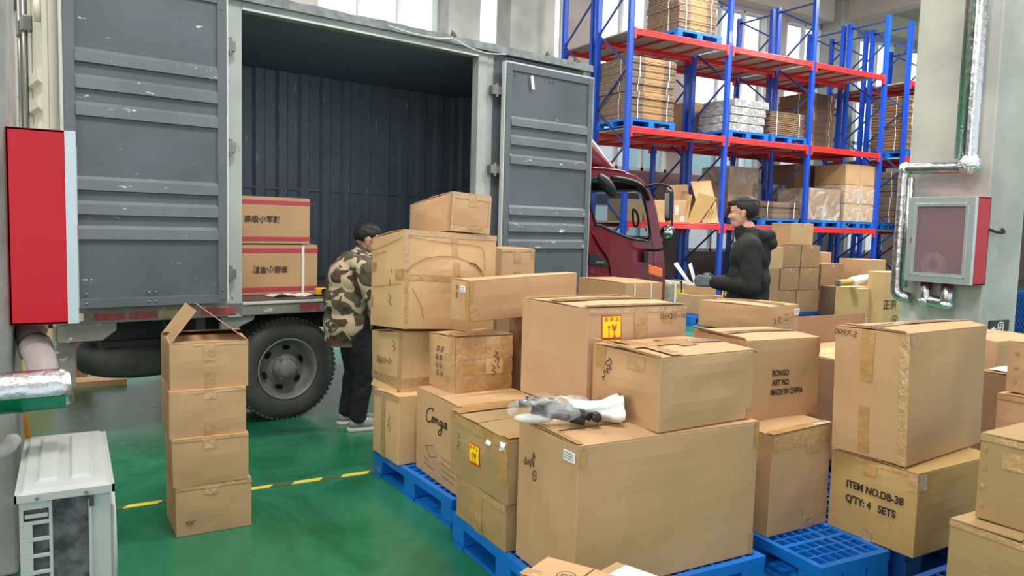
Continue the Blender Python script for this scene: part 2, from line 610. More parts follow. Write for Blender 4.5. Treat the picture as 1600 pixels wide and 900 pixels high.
class Carton:
    def __init__(s, x, y, z, yaw, w_, d, h, off=None, cb='tan', name='cardboard_box', label='', cat='box', group=None, bulge=0.006, n=8, seed=0, flaps='w', gap=True, bare=False):
        s.w, s.d, s.h, s.yaw = w_, d, h, yaw
        off = dict(off or {})
        c_, s_ = math.cos(-yaw), math.sin(-yaw)
        O = {k: Vector((0, 0, 0)) for k in KEYS}
        for k, v in off.items():
            O[k] = Vector((v[0] * c_ - v[1] * s_, v[0] * s_ + v[1] * c_, v[2]))
        if 'BT' not in off:
            O['BT'] = (O['RT'] + O['LT']) * 0.5
        if 'BB' not in off:
            O['BB'] = (O['RB'] + O['LB']) * 0.5
        if 'NB' not in off and 'NT' in off and False:
            pass
        base = {'NB': (0, 0, 0), 'RB': (w_, 0, 0), 'BB': (w_, d, 0), 'LB': (0, d, 0), 'NT': (0, 0, h), 'RT': (w_, 0, h), 'BT': (w_, d, h), 'LT': (0, d, h)}
        s.C = {k: Vector(base[k]) + O[k] for k in KEYS}
        s.bulge = bulge
        s.seed = seed
        root_empty = True
        s.root = empty(name, label, cat, (x, y, z), yaw, group)
        s.mat = CB[cb]
        m = MB()
        for f in ('F', 'L', 'R', 'B', 'T', 'D'):
            m.grid(lambda u, v, f=f: s.surf(f, u, v), n, n)
        bmesh.ops.remove_doubles(m.bm, verts=m.bm.verts, dist=0.0004)
        m.build('body', s.mat, s.root, bevel=0.004 if not bare else 0)
        if flaps and not bare:
            s.top_flaps(flaps)

    def tri(s, a, b, c):
        C = s.C
        def L(p, q, t): return p + (q - p) * t
        lo = L(L(C['NB'], C['RB'], a), L(C['LB'], C['BB'], a), b)
        hi = L(L(C['NT'], C['RT'], a), L(C['LT'], C['BT'], a), b)
        p = L(lo, hi, c)
        q = 4 * s.bulge
        p = p.copy()
        wob = lambda i: noise.noise(Vector((a * 2.3 + s.seed * 3.1 + i * 9, b * 2.1, c * 2.7))) * s.bulge * 1.2
        ex, ey, ez = a * (1 - a), b * (1 - b), c * (1 - c)
        # faces swell outward a little, edges stay
        if ey > 0 and ez > 0 or True:
            p.x += (a - 0.5) * 2 * q * 4 * ey * ez * (1 if a in (0, 1) else 0.0) + wob(0) * 4 * ey * ez * 4
            p.y += (b - 0.5) * 2 * q * 4 * ex * ez * (1 if b in (0, 1) else 0.0) + wob(1) * 4 * ex * ez * 4
            p.z += ((c - 0.5) * 2 * q * 2 * ex * ey if c == 1 else 0.0)
        return p

    def surf(s, f, u, v, off=0.0):
        if f == 'F':
            p = s.tri(u, 0, v); n = Vector((0, -1, 0))
        elif f == 'L':
            p = s.tri(0, 1 - u, v); n = Vector((-1, 0, 0))
        elif f == 'R':
            p = s.tri(1, u, v); n = Vector((1, 0, 0))
        elif f == 'B':
            p = s.tri(1 - u, 1, v); n = Vector((0, 1, 0))
        elif f == 'T':
            p = s.tri(u, v, 1); n = Vector((0, 0, 1))
        else:
            p = s.tri(u, 1 - v, 0); n = Vector((0, 0, -1))
        return p + n * off

    def size(s, f):
        return {'F': (s.w, s.h), 'B': (s.w, s.h), 'L': (s.d, s.h), 'R': (s.d, s.h), 'T': (s.w, s.d), 'D': (s.w, s.d)}[f]

    def top_flaps(s, axis, lift=0.0):
        """two closed flaps meeting along a seam"""
        g = 0.0022
        for k in (0, 1):
            m = MB()
            a0, a1 = (0.002, 0.5 - g / (s.d if axis == 'w' else s.w)) if k == 0 else (0.5 + g / (s.d if axis == 'w' else s.w), 0.998)
            def fn(u, v, z):
                t = a0 + (a1 - a0) * v
                e = 0.004 + (0.5 - abs(t - 0.5)) * 2 * (0.006 + s.bulge * 0.6) * (0.6 + 0.4 * noise.noise(Vector((u * 3, k, s.seed))))
                uu = 0.001 + 0.998 * u
                return s.surf('T', uu, t, z + e) if axis == 'w' else s.surf('T', t, uu, z + e)
            nu, nv = 8, 4
            top = [[m.bm.verts.new(fn(i / nu, j / nv, 0)) for i in range(nu + 1)] for j in range(nv + 1)]
            bot = [[m.bm.verts.new(fn(i / nu, j / nv, -0.0042)) for i in range(nu + 1)] for j in range(nv + 1)]
            for j in range(nv):
                for i in range(nu):
                    m.bm.faces.new((top[j][i], top[j][i + 1], top[j + 1][i + 1], top[j + 1][i]))
                    m.bm.faces.new((bot[j][i], bot[j + 1][i], bot[j + 1][i + 1], bot[j][i + 1]))
            for i in range(nu):
                m.bm.faces.new((top[0][i + 1], top[0][i], bot[0][i], bot[0][i + 1]))
                m.bm.faces.new((top[nv][i], top[nv][i + 1], bot[nv][i + 1], bot[nv][i]))
            for j in range(nv):
                m.bm.faces.new((top[j][0], top[j + 1][0], bot[j + 1][0], bot[j][0]))
                m.bm.faces.new((top[j + 1][nu], top[j][nu], bot[j][nu], bot[j + 1][nu]))
            m.build('flap', s.mat, s.root)

    def patch(s, name, material, f, u0, v0, u1, v1, off=0.0022, nu=6, nv=6, wr=0.0012, thick=0.0):
        m = MB()
        def fn(u, v):
            uu, vv = u0 + (u1 - u0) * u, v0 + (v1 - v0) * v
            o = off + (0.0085 + s.bulge * 0.5 * (1 - abs(2 * min(1, max(0, (vv if s.seam == 'w' else uu))) - 1)) if f == 'T' else 0)
            return s.surf(f, uu, vv, o + wr * noise.noise(Vector((uu * 9, vv * 9, s.seed))))
        m.grid(fn, nu, nv)
        return m.build(name, material, s.root, solid=thick or 0.0006, recalc=False)

    seam = 'w'

    def tape(s, f, u0, v0, u1, v1, clear=False):
        return s.patch('tape', M_CTAPE if clear else M_TAPE, f, u0, v0, u1, v1)

    def seam_tape(s, axis='w', wd=0.055, drop=0.10, clear=False):
        """along the seam on top and folded down both ends"""
        s.seam = axis
        if axis == 'w':
            h = wd / 2 / s.d
            s.tape('T', 0, 0.5 - h, 1, 0.5 + h, clear)
            for f in ('L', 'R'):
                s.tape(f, 0.5 - h, 1 - drop / s.h, 0.5 + h, 1.0, clear)
        else:
            h = wd / 2 / s.w
            s.tape('T', 0.5 - h, 0, 0.5 + h, 1, clear)
            for f in ('F', 'B'):
                s.tape(f, 0.5 - h, 1 - drop / s.h, 0.5 + h, 1.0, clear)

    def text(s, body, f, u, v, height, rot=0.0, material=None, sx=1.0, name='printed_text', bold=0.0, shear=0.0, line=1.0):
        V, Fc = text_mesh(body, 1.0, bold)
        ys = [p[1] for p in V]
        W, Hh = s.size(f)
        m = MB()
        c_, s_ = math.cos(rot), math.sin(rot)
        vs = []
        for px, py in V:
            px, py = (px + py * shear) * height * sx, py * height * line
            qx, qy = px * c_ - py * s_, px * s_ + py * c_
            vs.append(m.bm.verts.new(s.surf(f, u + qx / W, v + qy / Hh, 0.0048 + (0.012 if f == 'T' else 0))))
        for fc in Fc:
            try:
                m.bm.faces.new([vs[i] for i in fc])
            except ValueError:
                pass
        return m.build(name, material or M_INK, s.root, recalc=False)

    def strokes(s, f, lines, wd=0.003, material=None, name='handwriting', smooth=5):
        """each line = list of (u, v) fractions; drawn as a ribbon on the face"""
        m = MB()
        W, Hh = s.size(f)
        for ln in lines:
            P = smoothen([(p[0] * W, p[1] * Hh) for p in ln], smooth) if smooth else [Vector(p) for p in [(q[0] * W, q[1] * Hh) for q in ln]]
            prev = None
            for i, p in enumerate(P):
                d = (P[min(i + 1, len(P) - 1)] - P[max(i - 1, 0)])
                if d.length < 1e-6:
                    continue
                d.normalize()
                nrm = Vector((-d.y, d.x)) * wd / 2
                oo = 0.0044 + (0.013 if f == 'T' else 0)
                a = m.bm.verts.new(s.surf(f, (p.x + nrm.x) / W, (p.y + nrm.y) / Hh, oo))
                b_ = m.bm.verts.new(s.surf(f, (p.x - nrm.x) / W, (p.y - nrm.y) / Hh, oo))
                if prev:
                    m.bm.faces.new((prev[0], prev[1], b_, a))
                prev = (a, b_)
        return m.build(name, material or M_PEN, s.root, recalc=False)

    def sticker(s, f, u0, v0, u1, v1, label='white address sticker', bars=True):
        p = s.patch('sticker', M_WHITE, f, u0, v0, u1, v1, nu=2, nv=2, wr=0, off=0.003)
        p['label'] = label
        if bars:
            m = MB()
            for k in range(3):
                a = v0 + (v1 - v0) * (0.2 + 0.25 * k)
                m.grid(lambda u, v: s.surf(f, u0 + (u1 - u0) * (0.12 + 0.7 * u), a + (v1 - v0) * 0.1 * v, 0.0042), 1, 1)
            m.build('sticker_print', mat('grey_print', (120, 130, 140), 0.6), p, recalc=False)

    def fragile(s, f, u0, v0, u1, v1):
        p = s.patch('fragile_sticker', M_SRED, f, u0, v0, u1, v1, nu=2, nv=2, wr=0, off=0.003)
        p['label'] = 'yellow fragile sticker with red glass and arrow'
        def U(a): return u0 + (u1 - u0) * a
        def V_(a): return v0 + (v1 - v0) * a
        m = MB()
        m.grid(lambda u, v: s.surf(f, U(0.05 + 0.9 * u), V_(0.1 + 0.86 * v), 0.0042), 2, 2)
        m.build('sticker_ground', M_STICK, p, recalc=False)
        m = MB()
        def poly(P):
            m.bm.faces.new([m.bm.verts.new(s.surf(f, U(a), V_(b_), 0.0056)) for a, b_ in P])
        poly([(0.34, 0.12), (0.38, 0.12), (0.38, 0.52), (0.34, 0.52)])
        poly([(0.27, 0.50), (0.45, 0.50), (0.36, 0.62)])
        poly([(0.50, 0.64), (0.58, 0.62), (0.62, 0.50), (0.66, 0.56), (0.72, 0.64), (0.76, 0.64), (0.73, 0.45), (0.66, 0.38), (0.58, 0.38), (0.52, 0.46)])
        poly([(0.61, 0.18), (0.65, 0.18), (0.65, 0.40), (0.61, 0.40)])
        poly([(0.52, 0.12), (0.74, 0.12), (0.66, 0.18), (0.60, 0.18)])
        m.build('sticker_symbols', M_SRED, p, recalc=False)
        W, Hh = s.size(f)
        for ch, a in (('易', 0.22), ('碎', 0.5), ('品', 0.78)):
            Vt, Ft = text_mesh(ch, 1.0, 0.012)
            mm = MB()
            hh = abs(v1 - v0) * Hh * 0.2
            vs = [mm.bm.verts.new(s.surf(f, U(a) + px * hh / W, V_(0.83) + py * hh / Hh, 0.0056)) for px, py in Vt]
            for fc in Ft:
                mm.bm.faces.new([vs[i] for i in fc])
            mm.build('sticker_character', M_SRED, p, recalc=False)


DATA = {
 "s1": [0.406, 3.769, 0, 0.015, 0.342, 0.346, 0.235, {"NB": [0.003, 0.001, 0.0]}],
 "s2": [0.396, 3.77, 0.236, 0.003, 0.338, 0.311, 0.224, {"NT": [-0.004, 0.001, 0.001]}],
 "s3": [0.385, 3.788, 0.461, 0.001, 0.34, 0.349, 0.222, {}],
 "s4": [0.391, 3.813, 0.684, -0.0, 0.35, 0.373, 0.220, {}],
 "big": [1.562, 2.199, 0.15, -0.009, 0.902, 0.425, 0.563, {}],
 "ontop": [1.932, 2.203, 0.722, 0.046, 0.523, 0.407, 0.287, {"NT": [-0.002, 0.002, 0.0], "LT": [-0.003, 0.002, -0.002]}],
 "conga": [1.642, 3.165, 0.15, -0.0, 0.45, 0.69, 0.445, {}],
 "small4": [1.556, 3.904, 0.15, 0.063, 0.4, 0.347, 0.374, {"LT": [-0.001, -0.002, -0.010], "NT": [0.002, 0.002, 0.008]}],
 "low3": [1.532, 2.653, 0.15, -0.005, 0.45, 0.465, 0.198, {}],
 "stick2": [1.532, 2.645, 0.352, 0.038, 0.45, 0.500, 0.276, {"NT": [-0.002, -0.001, -0.005], "LT": [-0.001, 0.002, 0.005]}],
 "xiaoxin": [1.599, 4.007, 0.53, 0.063, 0.42, 0.38, 0.330, {"NB": [0.007, 0.004, 0.0], "NT": [0.014, -0.003, 0.02], "LT": [-0.008, 0.0, -0.02]}],
 "taped": [1.736, 3.574, 0.600, 0.037, 0.349, 0.31, 0.295, {"NT": [-0.001, 0.001, 0.005], "LT": [-0.004, 0.001, -0.006]}],
 "c7": [1.572, 3.923, 0.89, 0.087, 0.618, 0.393, 0.535, {"NB": [0.011, -0.0, 0.02], "RB": [-0.009, 0.002, -0.018], "LB": [-0.007, 0.0, -0.005], "NT": [0.008, -0.003, 0.029], "RT": [-0.004, 0.002, 0.001], "LT": [0.001, -0.001, -0.029], "BT": [0, 0, -0.04]}],
 "c8": [1.864, 3.95, 1.442, -0.003, 0.268, 0.6, 0.205, {"NB": [-0.0, 0.0, 0.013], "RB": [-0.009, 0.005, -0.004], "LB": [0.001, -0.0, -0.03], "BB": [0.001, -0.0, -0.03], "NT": [0.011, -0.006, 0.026], "RT": [-0.005, 0.002, 0.007], "LT": [0.002, 0.0, -0.046], "BT": [0, 0, -0.046]}],
 "long10": [1.779, 3.512, 0.99, 0.288, 0.871, 0.144, 0.218, {"NT": [-0.003, 0.001, -0.006], "RT": [0.001, 0.0, 0.012], "LT": [-0.003, 0.001, -0.006]}],
 "behind9": [2.824, 5.064, 1.05, 0.0, 0.295, 0.35, 0.26, {}],
 "b3": [1.902, 2.637, 0.699, 0.054, 0.579, 0.505, 0.451, {"NT": [-0.004, 0.003, 0.0], "RT": [0.0, -0.001, -0.005]}],
 "b5": [2.65, 2.277, 0.15, 0.01, 0.4, 0.42, 0.462, {"NT": [0.001, -0.004, -0.008], "RT": [-0.0, 0.003, 0.006]}],
 "bongo": [2.654, 2.459, 0.624, -0.049, 0.483, 0.351, 0.378, {"NT": [0.005, -0.006, -0.003], "RT": [-0.004, 0.004, -0.006], "LT": [-0.005, 0.005, 0.004]}],
 "db38": [3.041, 1.847, 0.15, 0.024, 0.6, 0.413, 0.360, {}],
 "tall6": [3.02, 1.936, 0.524, 0.05, 0.749, 0.283, 0.562, {"NB": [0.022, -0.032, 0.002], "RB": [-0.013, 0.019, -0.002], "LB": [-0.011, 0.02, 0.003], "NT": [0.01, -0.016, 0.003], "RT": [-0.015, 0.028, -0.003], "LT": [-0.022, 0.029, -0.001], "BT": [0.029, -0.049, 0.001]}],
 "r9": [2.827, 1.086, 0.15, 0.0, 0.5, 0.5, 0.302, {}],
 "r8": [2.923, 1.089, 0.465, 0.05, 0.5, 0.45, 0.316, {}],
 "b11": [3.622, 3.17, 0.88, 0.148, 0.286, 0.538, 0.170, {"NT": [-0.008, 0.009, -0.002], "RT": [0.003, -0.004, 0.003], "LT": [0.003, -0.005, -0.012], "BT": [-0.012, 0.011, -0.008]}],
 "b10": [3.571, 4.499, 0.745, 0.012, 0.357, 0.601, 0.34, {}],
}


def carton(key, label, cb, **kw):
    x, y, z, yaw, w_, d, h, off = DATA[key]
    return Carton(x, y, z, yaw, w_, d, h, off, cb, label=label, seed=abs(hash(key)) % 1 + len(BOXES) * 1.7, **kw)


BOXES = {}

# ------------------------------------------------------------------ building shell
def struct(name, m, material, **kw):
    o = m.build(name, material, **kw)
    o['kind'] = 'structure'
    return o


struct('floor', MB().box(-9, 32, -7, 15, -0.1, 0), M_FLOOR)
struct('ceiling', MB().box(-9, 32, -7, 15.3, 7.9, 8.1), M_CEIL)
m = MB()
for bx in (0.0, 9.1, 18.9, 27.5):
    m.box(bx - 0.2, bx + 0.2, -7, 15, 7.35, 7.9)
m.box(-9, 32, 14.55, 14.98, 7.35, 7.9)
m.box(-9, 32, 8.2, 8.5, 7.45, 7.9)
struct('trim_1', m, M_CEIL)
WY = 15.0
# window openings along the back wall: (x0, x1)
WIN = [(-7.6, -5.4), (-4.2, -1.9), (-0.95, 1.35), (2.1, 3.5), (4.2, 6.7), (7.5, 9.9), (10.7, 13.05), (13.85, 16.35), (17.1, 18.6), (19.4, 21.9), (22.7, 25.2), (26.0, 28.5)]
TIERS = [(0.93, 2.05), (2.9, 7.25)]
m = MB()
d_ = MB()
xs = [-9.0] + [v for w_ in WIN for v in w_] + [32.0]
for i in range(0, len(xs), 2):
    m.box(xs[i], xs[i + 1], WY, WY + 0.3, 2.9, 8.0)
    d_.box(xs[i], xs[i + 1], WY, WY + 0.3, 0, 2.9)
for a, b in WIN:
    m.box(a, b, WY, WY + 0.3, 7.25, 8.0)
    d_.box(a, b, WY, WY + 0.3, 0, 0.93)
    d_.box(a, b, WY, WY + 0.3, 2.05, 2.9)
struct('wall_back', m, M_WALL)
struct('wall_back_lower', d_, M_BACKLIT)
for i, (a, b) in enumerate(WIN):
    m = MB()
    g = MB()
    for z0, z1 in TIERS:
        n = 2 if b - a < 1.8 else 3
        if z1 > 3:
            zs = [z0, z0 + 1.3, z1]
        else:
            zs = [z0, z1]
        fw_ = 0.07
        m.box(a, a + fw_, WY + 0.02, WY + 0.14, z0, z1).box(b - fw_, b, WY + 0.02, WY + 0.14, z0, z1)
        for z in zs:
            m.box(a, b, WY + 0.02, WY + 0.14, z - (0 if z == z0 else 0.04), z + (0.08 if z == z0 else 0.04) - (0.04 if z == z1 else 0))
        for k in range(1, n):
            x = a + (b - a) * k / n
            m.box(x - 0.035, x + 0.035, WY + 0.02, WY + 0.14, z0, z1)
        g.box(a + 0.03, b - 0.03, WY + 0.07, WY + 0.085, z0 + 0.03, z1 - 0.03)
    o = struct('window_%d' % (i + 1), m, M_WFRAME)
    g.build('pane', M_GLASS, o)
struct('wall_left', MB().box(-9.3, -9, -7, 15.3, 0, 8.0), M_WALL)
struct('wall_right', MB().box(32, 32.3, -7, 15.3, 0, 8.0), M_WALL)

# structural concrete columns against the back wall
def column(x0, x1, y0, y1, label, chamfer=0.03, z1=7.9):
    t = MB().box(x0, x1, y0, y1, 0, z1).build('concrete_column', M_CONC, bevel=chamfer)
    t['kind'] = 'structure'
    return t


column(8.05, 9.15, 14.3, 14.95, 'pier')
column(6.72, 7.45, 14.5, 14.98, 'pier')
column(18.45, 19.15, 14.3, 14.95, 'pier')
column(-2.1, -1.2, 14.4, 14.98, 'pier')

# the building across the yard, seen pale through the windows
far = empty('neighbouring_building', 'pale building across the yard seen through the high windows', 'building', (0, 24, 0))
MB().box(-14, 40, 0, 3, 0, 6.6).build('wall', mat('pale_facade', (232, 236, 238), 0.8), far)
m = MB()
for k in range(17):
    m.box(-12 + k * 3.1, -10.4 + k * 3.1, -0.06, 0.05, 3.2, 5.4)
m.build('window_band', mat('teal_glass_far', (170, 205, 208), 0.2), far)
MB().box(-14, 40, -8.6, 12, -0.12, -0.02).build('yard_paving', mat('yard', (150, 150, 148), 0.9), far)

# painted yellow and black line on the floor
def stripe_material():
    m = mat('hazard_stripe_tape', (226, 196, 60), 0.4)
    n = m.node_tree
    wv = n.nodes.new('ShaderNodeTexWave')
    wv.inputs['Scale'].default_value = 1.35
    wv.inputs['Distortion'].default_value = 0.0
    tc = n.nodes.new('ShaderNodeTexCoord')
    mp = n.nodes.new('ShaderNodeMapping')
    mp.inputs['Rotation'].default_value = (0, 0, R(35))
    n.links.new(tc.outputs['Object'], mp.inputs[0])
    n.links.new(mp.outputs[0], wv.inputs['Vector'])
    r = n.nodes.new('ShaderNodeValToRGB')
    r.color_ramp.elements[0].position = 0.36
    r.color_ramp.elements[1].position = 0.40
    r.color_ramp.elements[0].color = (*lin((84, 92, 60)), 1)
    r.color_ramp.elements[1].color = (*lin((222, 200, 80)), 1)
    n.links.new(wv.outputs[1], r.inputs[0])
    n.links.new(r.outputs[0], n.nodes['Principled BSDF'].inputs['Base Color'])
    return m


ln = MB().box(-0.6, 1.62, 4.275, 4.318, 0.0005, 0.0025).build('floor_marking_tape', stripe_material())
tag(ln, 'yellow and dark striped line taped across the green floor behind the stack of four boxes', 'floor tape')
ln2 = MB().box(3.2, 3.26, -1.5, 1.84, 0.0005, 0.0025).build('floor_marking_tape', mat('pale_line', (150, 190, 160), 0.5))
tag(ln2, 'pale line on the floor beside the pallet under the DB-38 box', 'floor tape')

# ------------------------------------------------------------------ right concrete column with pipes and hose cabinet
cr = MB().box(7.10, 7.70, 3.855, 4.64, 0, 7.9).build('concrete_column', M_CONC, bevel=0.012)
cr['kind'] = 'structure'
# exit sign
ex = empty('exit_sign', 'black exit sign with running figure low on the right concrete column', 'sign', (7.26, 3.85, 0.66))
MB().box(-0.02, 0.30, -0.012, 0, -0.065, 0.085).build('sign_plate', mat('sign_black', (24, 28, 36), 0.35), ex)
m = MB()
for P in (((0.0, 0.005), (0.05, 0.03), (0.05, -0.02)),):
    m.prism(P, -0.016, -0.012, 'y')
m.box(0.05, 0.085, -0.016, -0.012, -0.002, 0.012)
# door outline
m.box(0.11, 0.12, -0.016, -0.012, -0.05, 0.07).box(0.19, 0.20, -0.016, -0.012, -0.05, 0.07).box(0.11, 0.20, -0.016, -0.012, 0.06, 0.07)
# figure
m.ball((0.157, -0.014, 0.045), (0.009, 0.002, 0.009), 10, 6)
m.bar((0.155, -0.014, 0.035), (0.15, -0.014, 0.0), 0.012, 0.004, (0, 1, 0))
m.bar((0.15, -0.014, 0.002), (0.17, -0.014, -0.022), 0.009, 0.004, (0, 1, 0)).bar((0.17, -0.014, -0.022), (0.165, -0.014, -0.048), 0.008, 0.004, (0, 1, 0))
m.bar((0.15, -0.014, 0.002), (0.135, -0.014, -0.025), 0.009, 0.004, (0, 1, 0)).bar((0.135, -0.014, -0.025), (0.122, -0.014, -0.03), 0.008, 0.004, (0, 1, 0))
m.bar((0.155, -0.014, 0.03), (0.175, -0.014, 0.012), 0.007, 0.004, (0, 1, 0)).bar((0.155, -0.014, 0.03), (0.135, -0.014, 0.015), 0.007, 0.004, (0, 1, 0))
m.build('running_figure', M_WHITE, ex)


def hose_cabinet(x, y, z, label, lock=True):
    """front (glazed door) faces local -X, body behind it"""
    c = empty('fire_hose_cabinet', label, 'fire hose cabinet', (x, y, z))
    W, Hh, D = 0.62, 0.78, 0.24
    m = MB()
    m.box(0.04, D, 0, 0.012, 0, Hh).box(0.04, D, W - 0.012, W, 0, Hh).box(0.04, D, 0, W, 0, 0.012).box(0.04, D, 0, W, Hh - 0.012, Hh).box(D - 0.012, D, 0, W, 0, Hh)
    m.build('cabinet_body', M_RED, c, bevel=0.003)
    f = MB()
    fw_ = 0.085
    f.box(0, 0.04, 0, fw_, 0, Hh).box(0, 0.04, W - fw_, W, 0, Hh).box(0, 0.04, fw_, W - fw_, 0, fw_).box(0, 0.04, fw_, W - fw_, Hh - fw_, Hh)
    f.box(-0.003, 0, fw_ - 0.03, fw_ - 0.018, fw_ - 0.03, Hh - fw_ + 0.03).box(-0.003, 0, W - fw_ + 0.018, W - fw_ + 0.03, fw_ - 0.03, Hh - fw_ + 0.03)
    f.box(-0.003, 0, fw_ - 0.03, W - fw_ + 0.03, fw_ - 0.03, fw_ - 0.018).box(-0.003, 0, fw_ - 0.03, W - fw_ + 0.03, Hh - fw_ + 0.018, Hh - fw_ + 0.03)
    fr = f.build('door_frame', M_SILVER, c, bevel=0.003)
    pane = MB().box(0.012, 0.018, fw_, W - fw_, fw_, Hh - fw_).build('glass_pane', mat('smoky_glass', (224, 196, 202), 0.10, trans=0.8, spec=0.6, coat=0.3), c)
    MB().box(-0.003, 0, W - 0.055, W - 0.035, Hh * 0.46, Hh * 0.52).build('lock', mat('red_lock', (190, 70, 80), 0.4), fr)
    # hose reel and nozzle behind the glass
    hr = MB().lathe([(0.05, 0.06), (0.12, 0.06), (0.12, 0.10), (0.05, 0.10)], 24, 'x', (0, W * 0.62, 0.16), closed=True)
    hr.build('hose_coil', mat('canvas_hose', (214, 208, 200), 0.8), c, smooth=True)
    MB().tube([(0.1, W * 0.4, 0.5), (0.1, W * 0.55, 0.36), (0.1, W * 0.6, 0.22)], 0.022).build('valve_pipe', mat('valve_red', (150, 30, 44), 0.4), c, smooth=True)
    return c


hose_cabinet(6.862, 3.835, 1.075, 'red hose cabinet with glazed silver door on the right concrete column')
lc = hose_cabinet(0, 0, 0, 'plain red side of hose cabinet on the left concrete column')
lc.rotation_euler = (0, 0, PI)
lc.location = (0.03, 3.60 + 0.62, 1.045)
# left concrete column
cl = MB().box(-0.9, -0.205, 3.66, 4.36, 0, 7.9).build('concrete_column', M_CONC2, bevel=0.012)
cl['kind'] = 'structure'

# foil wrapped pipes
def elbow_pts(pts, r=0.08, n=5):
    P = [Vector(p) for p in pts]
    out = [P[0]]
    for i in range(1, len(P) - 1):
        a, b, c = P[i - 1], P[i], P[i + 1]
        d1, d2 = (a - b).normalized(), (c - b).normalized()
        s, e = b + d1 * r, b + d2 * r
        for k in range(n + 1):
            t = k / n
            out.append((1 - t) ** 2 * s + 2 * t * (1 - t) * b + t * t * e)
    out.append(P[-1])
    return out


PX = 6.98
pr = empty('foil_wrapped_pipe', 'shiny foil wrapped pipe running down the right column to the left of the hose cabinet', 'pipe', (PX, 4.5, 0.9))
def rel(pts, o): return [(p[0] - o[0], p[1] - o[1], p[2] - o[2]) for p in pts]
OO = (PX, 4.5, 0.9)
MB().tube(rel(elbow_pts([(PX, 3.98, 7.8), (PX, 3.98, 2.12), (PX, 4.60, 2.14), (PX, 4.60, 0.92), (PX, 4.46, 0.90)], 0.07), OO), 0.055, 16).build('pipe', M_FOIL, pr, smooth=True)
MB().tube(rel([(PX - 0.03, 4.06, 7.8), (PX - 0.03, 4.06, 2.2)], OO), 0.045, 14).build('pipe', M_FOIL, pr, smooth=True)
MB().tube(rel([(PX - 0.02, 4.51, 2.05), (PX - 0.02, 4.51, 1.0)], OO), 0.03, 12).build('pipe', M_FOIL, pr, smooth=True)
m = MB().ball((0.0, 3.99 - 4.5, 2.15 - 0.9), (0.075, 0.10, 0.10), 20, 14)
for v in m.bm.verts:
    v.co += v.co.normalized() * 0.018 * noise.noise(v.co * 25)
m.build('foil_joint', M_FOILC, pr)
m = MB().ball((0.0, 4.59 - 4.5, 2.13 - 0.9), (0.06, 0.07, 0.07), 20, 14)
m.build('foil_joint', M_FOILC, pr, smooth=True)
p2 = empty('foil_wrapped_pipe', 'short foil wrapped double pipe hanging below the right hose cabinet', 'pipe', (6.98, 4.2, 0.87))
OO = (6.98, 4.2, 0.87)
MB().tube(rel(elbow_pts([(6.98, 4.30, 1.065), (6.98, 4.30, 0.90), (6.98, 4.10, 0.885), (6.98, 4.10, 1.065)], 0.05), OO), 0.052, 14).build('pipe', M_FOIL, p2, smooth=True)
m = MB().ball((0, 0.10, 0.02), (0.065, 0.07, 0.05), 18, 12)
for v in m.bm.verts:
    v.co += v.co.normalized() * 0.014 * noise.noise(v.co * 30)
m.build('foil_joint', M_FOILC, p2)
MB().ball((0, -0.10, 0.005), (0.062, 0.06, 0.045), 18, 12).build('foil_joint', M_FOILC, p2)
cb = MB().tube(smoothen([(7.10, 3.85, 1.58), (7.16, 3.80, 1.55), (7.26, 3.79, 1.55), (7.34, 3.85, 1.58)], 6), 0.012, 10).build('electric_cable', M_BLACK, smooth=True)
tag(cb, 'short black cable looping from the right hose cabinet into the column', 'cable')

# left pipes under the left hose cabinet
pl = empty('foil_wrapped_pipe', 'thick foil wrapped pipe end, green underneath, pointing right at the left edge', 'pipe', (-0.2, 3.4, 0.83))
OO = (-0.2, 3.4, 0.83)
m = MB().tube(rel([(-1.2, 3.28, 0.84), (-0.5, 3.28, 0.84), (-0.04, 3.28, 0.845), (0.0, 3.28, 0.85)], OO), [0.074, 0.074, 0.073, 0.062], 24)
for v in m.bm.verts:
    v.co.z += 0.004 * noise.noise(v.co * 14)
    v.co.y += 0.004 * noise.noise(v.co * 17 + Vector((5, 0, 0)))
m.build('pipe', M_FOIL, pl, smooth=True)
m = MB()
m.grid(lambda u, v: (0.2 + (-1.0 + u * 0.98), 3.28 - 3.4 + 0.0752 * math.cos(R(188 + 87 * v)), 0.01 + 0.0752 * math.sin(R(188 + 87 * v))), 10, 8)
m.build('green_band', mat('green_underside', (20, 120, 90), 0.15, 0.6), pl, smooth=True, recalc=False)  # green strip along the lower front of the pipe
m = MB().ball((0.06, -0.12, 0.012), (0.10, 0.068, 0.068), 20, 12)
for v in m.bm.verts:
    v.co += Vector((0, 0.2, 1)) * 0.012 * noise.noise(v.co * 30)
m.build('foil_joint', M_FOILC, pl)
pe = empty('beige_pipe_elbow', 'fat beige wrapped pipe bend under the left red cabinet', 'pipe', (-0.1, 3.75, 0.95))
OO = (-0.1, 3.75, 0.95)
MB().tube(rel(elbow_pts([(-0.15, 3.88, 1.035), (-0.15, 3.80, 0.97), (-0.10, 3.56, 0.89), (-0.10, 3.50, 0.82)], 0.05), OO), 0.056, 20).build('pipe', M_BEIGE, pe, smooth=True)
MB().tube(rel([(-0.15, 3.86, 1.02), (-0.15, 3.83, 1.0)], OO), 0.066, 20).build('collar', M_FOILC, pe, smooth=True)
MB().tube(rel([(-0.132, 3.715, 0.945), (-0.125, 3.68, 0.93)], OO), 0.063, 20).build('joint_ring', mat('dark_band', (96, 88, 84), 0.4), pe, smooth=True)
pw = MB().tube(elbow_pts([(-0.6, 3.3, 0.62), (-0.22, 3.3, 0.62), (-0.2, 3.45, 0.62)], 0.05), 0.028, 14).build('water_pipe', M_CONC, smooth=True)
tag(pw, 'thin grey pipe low on the left column above the air conditioner', 'pipe')

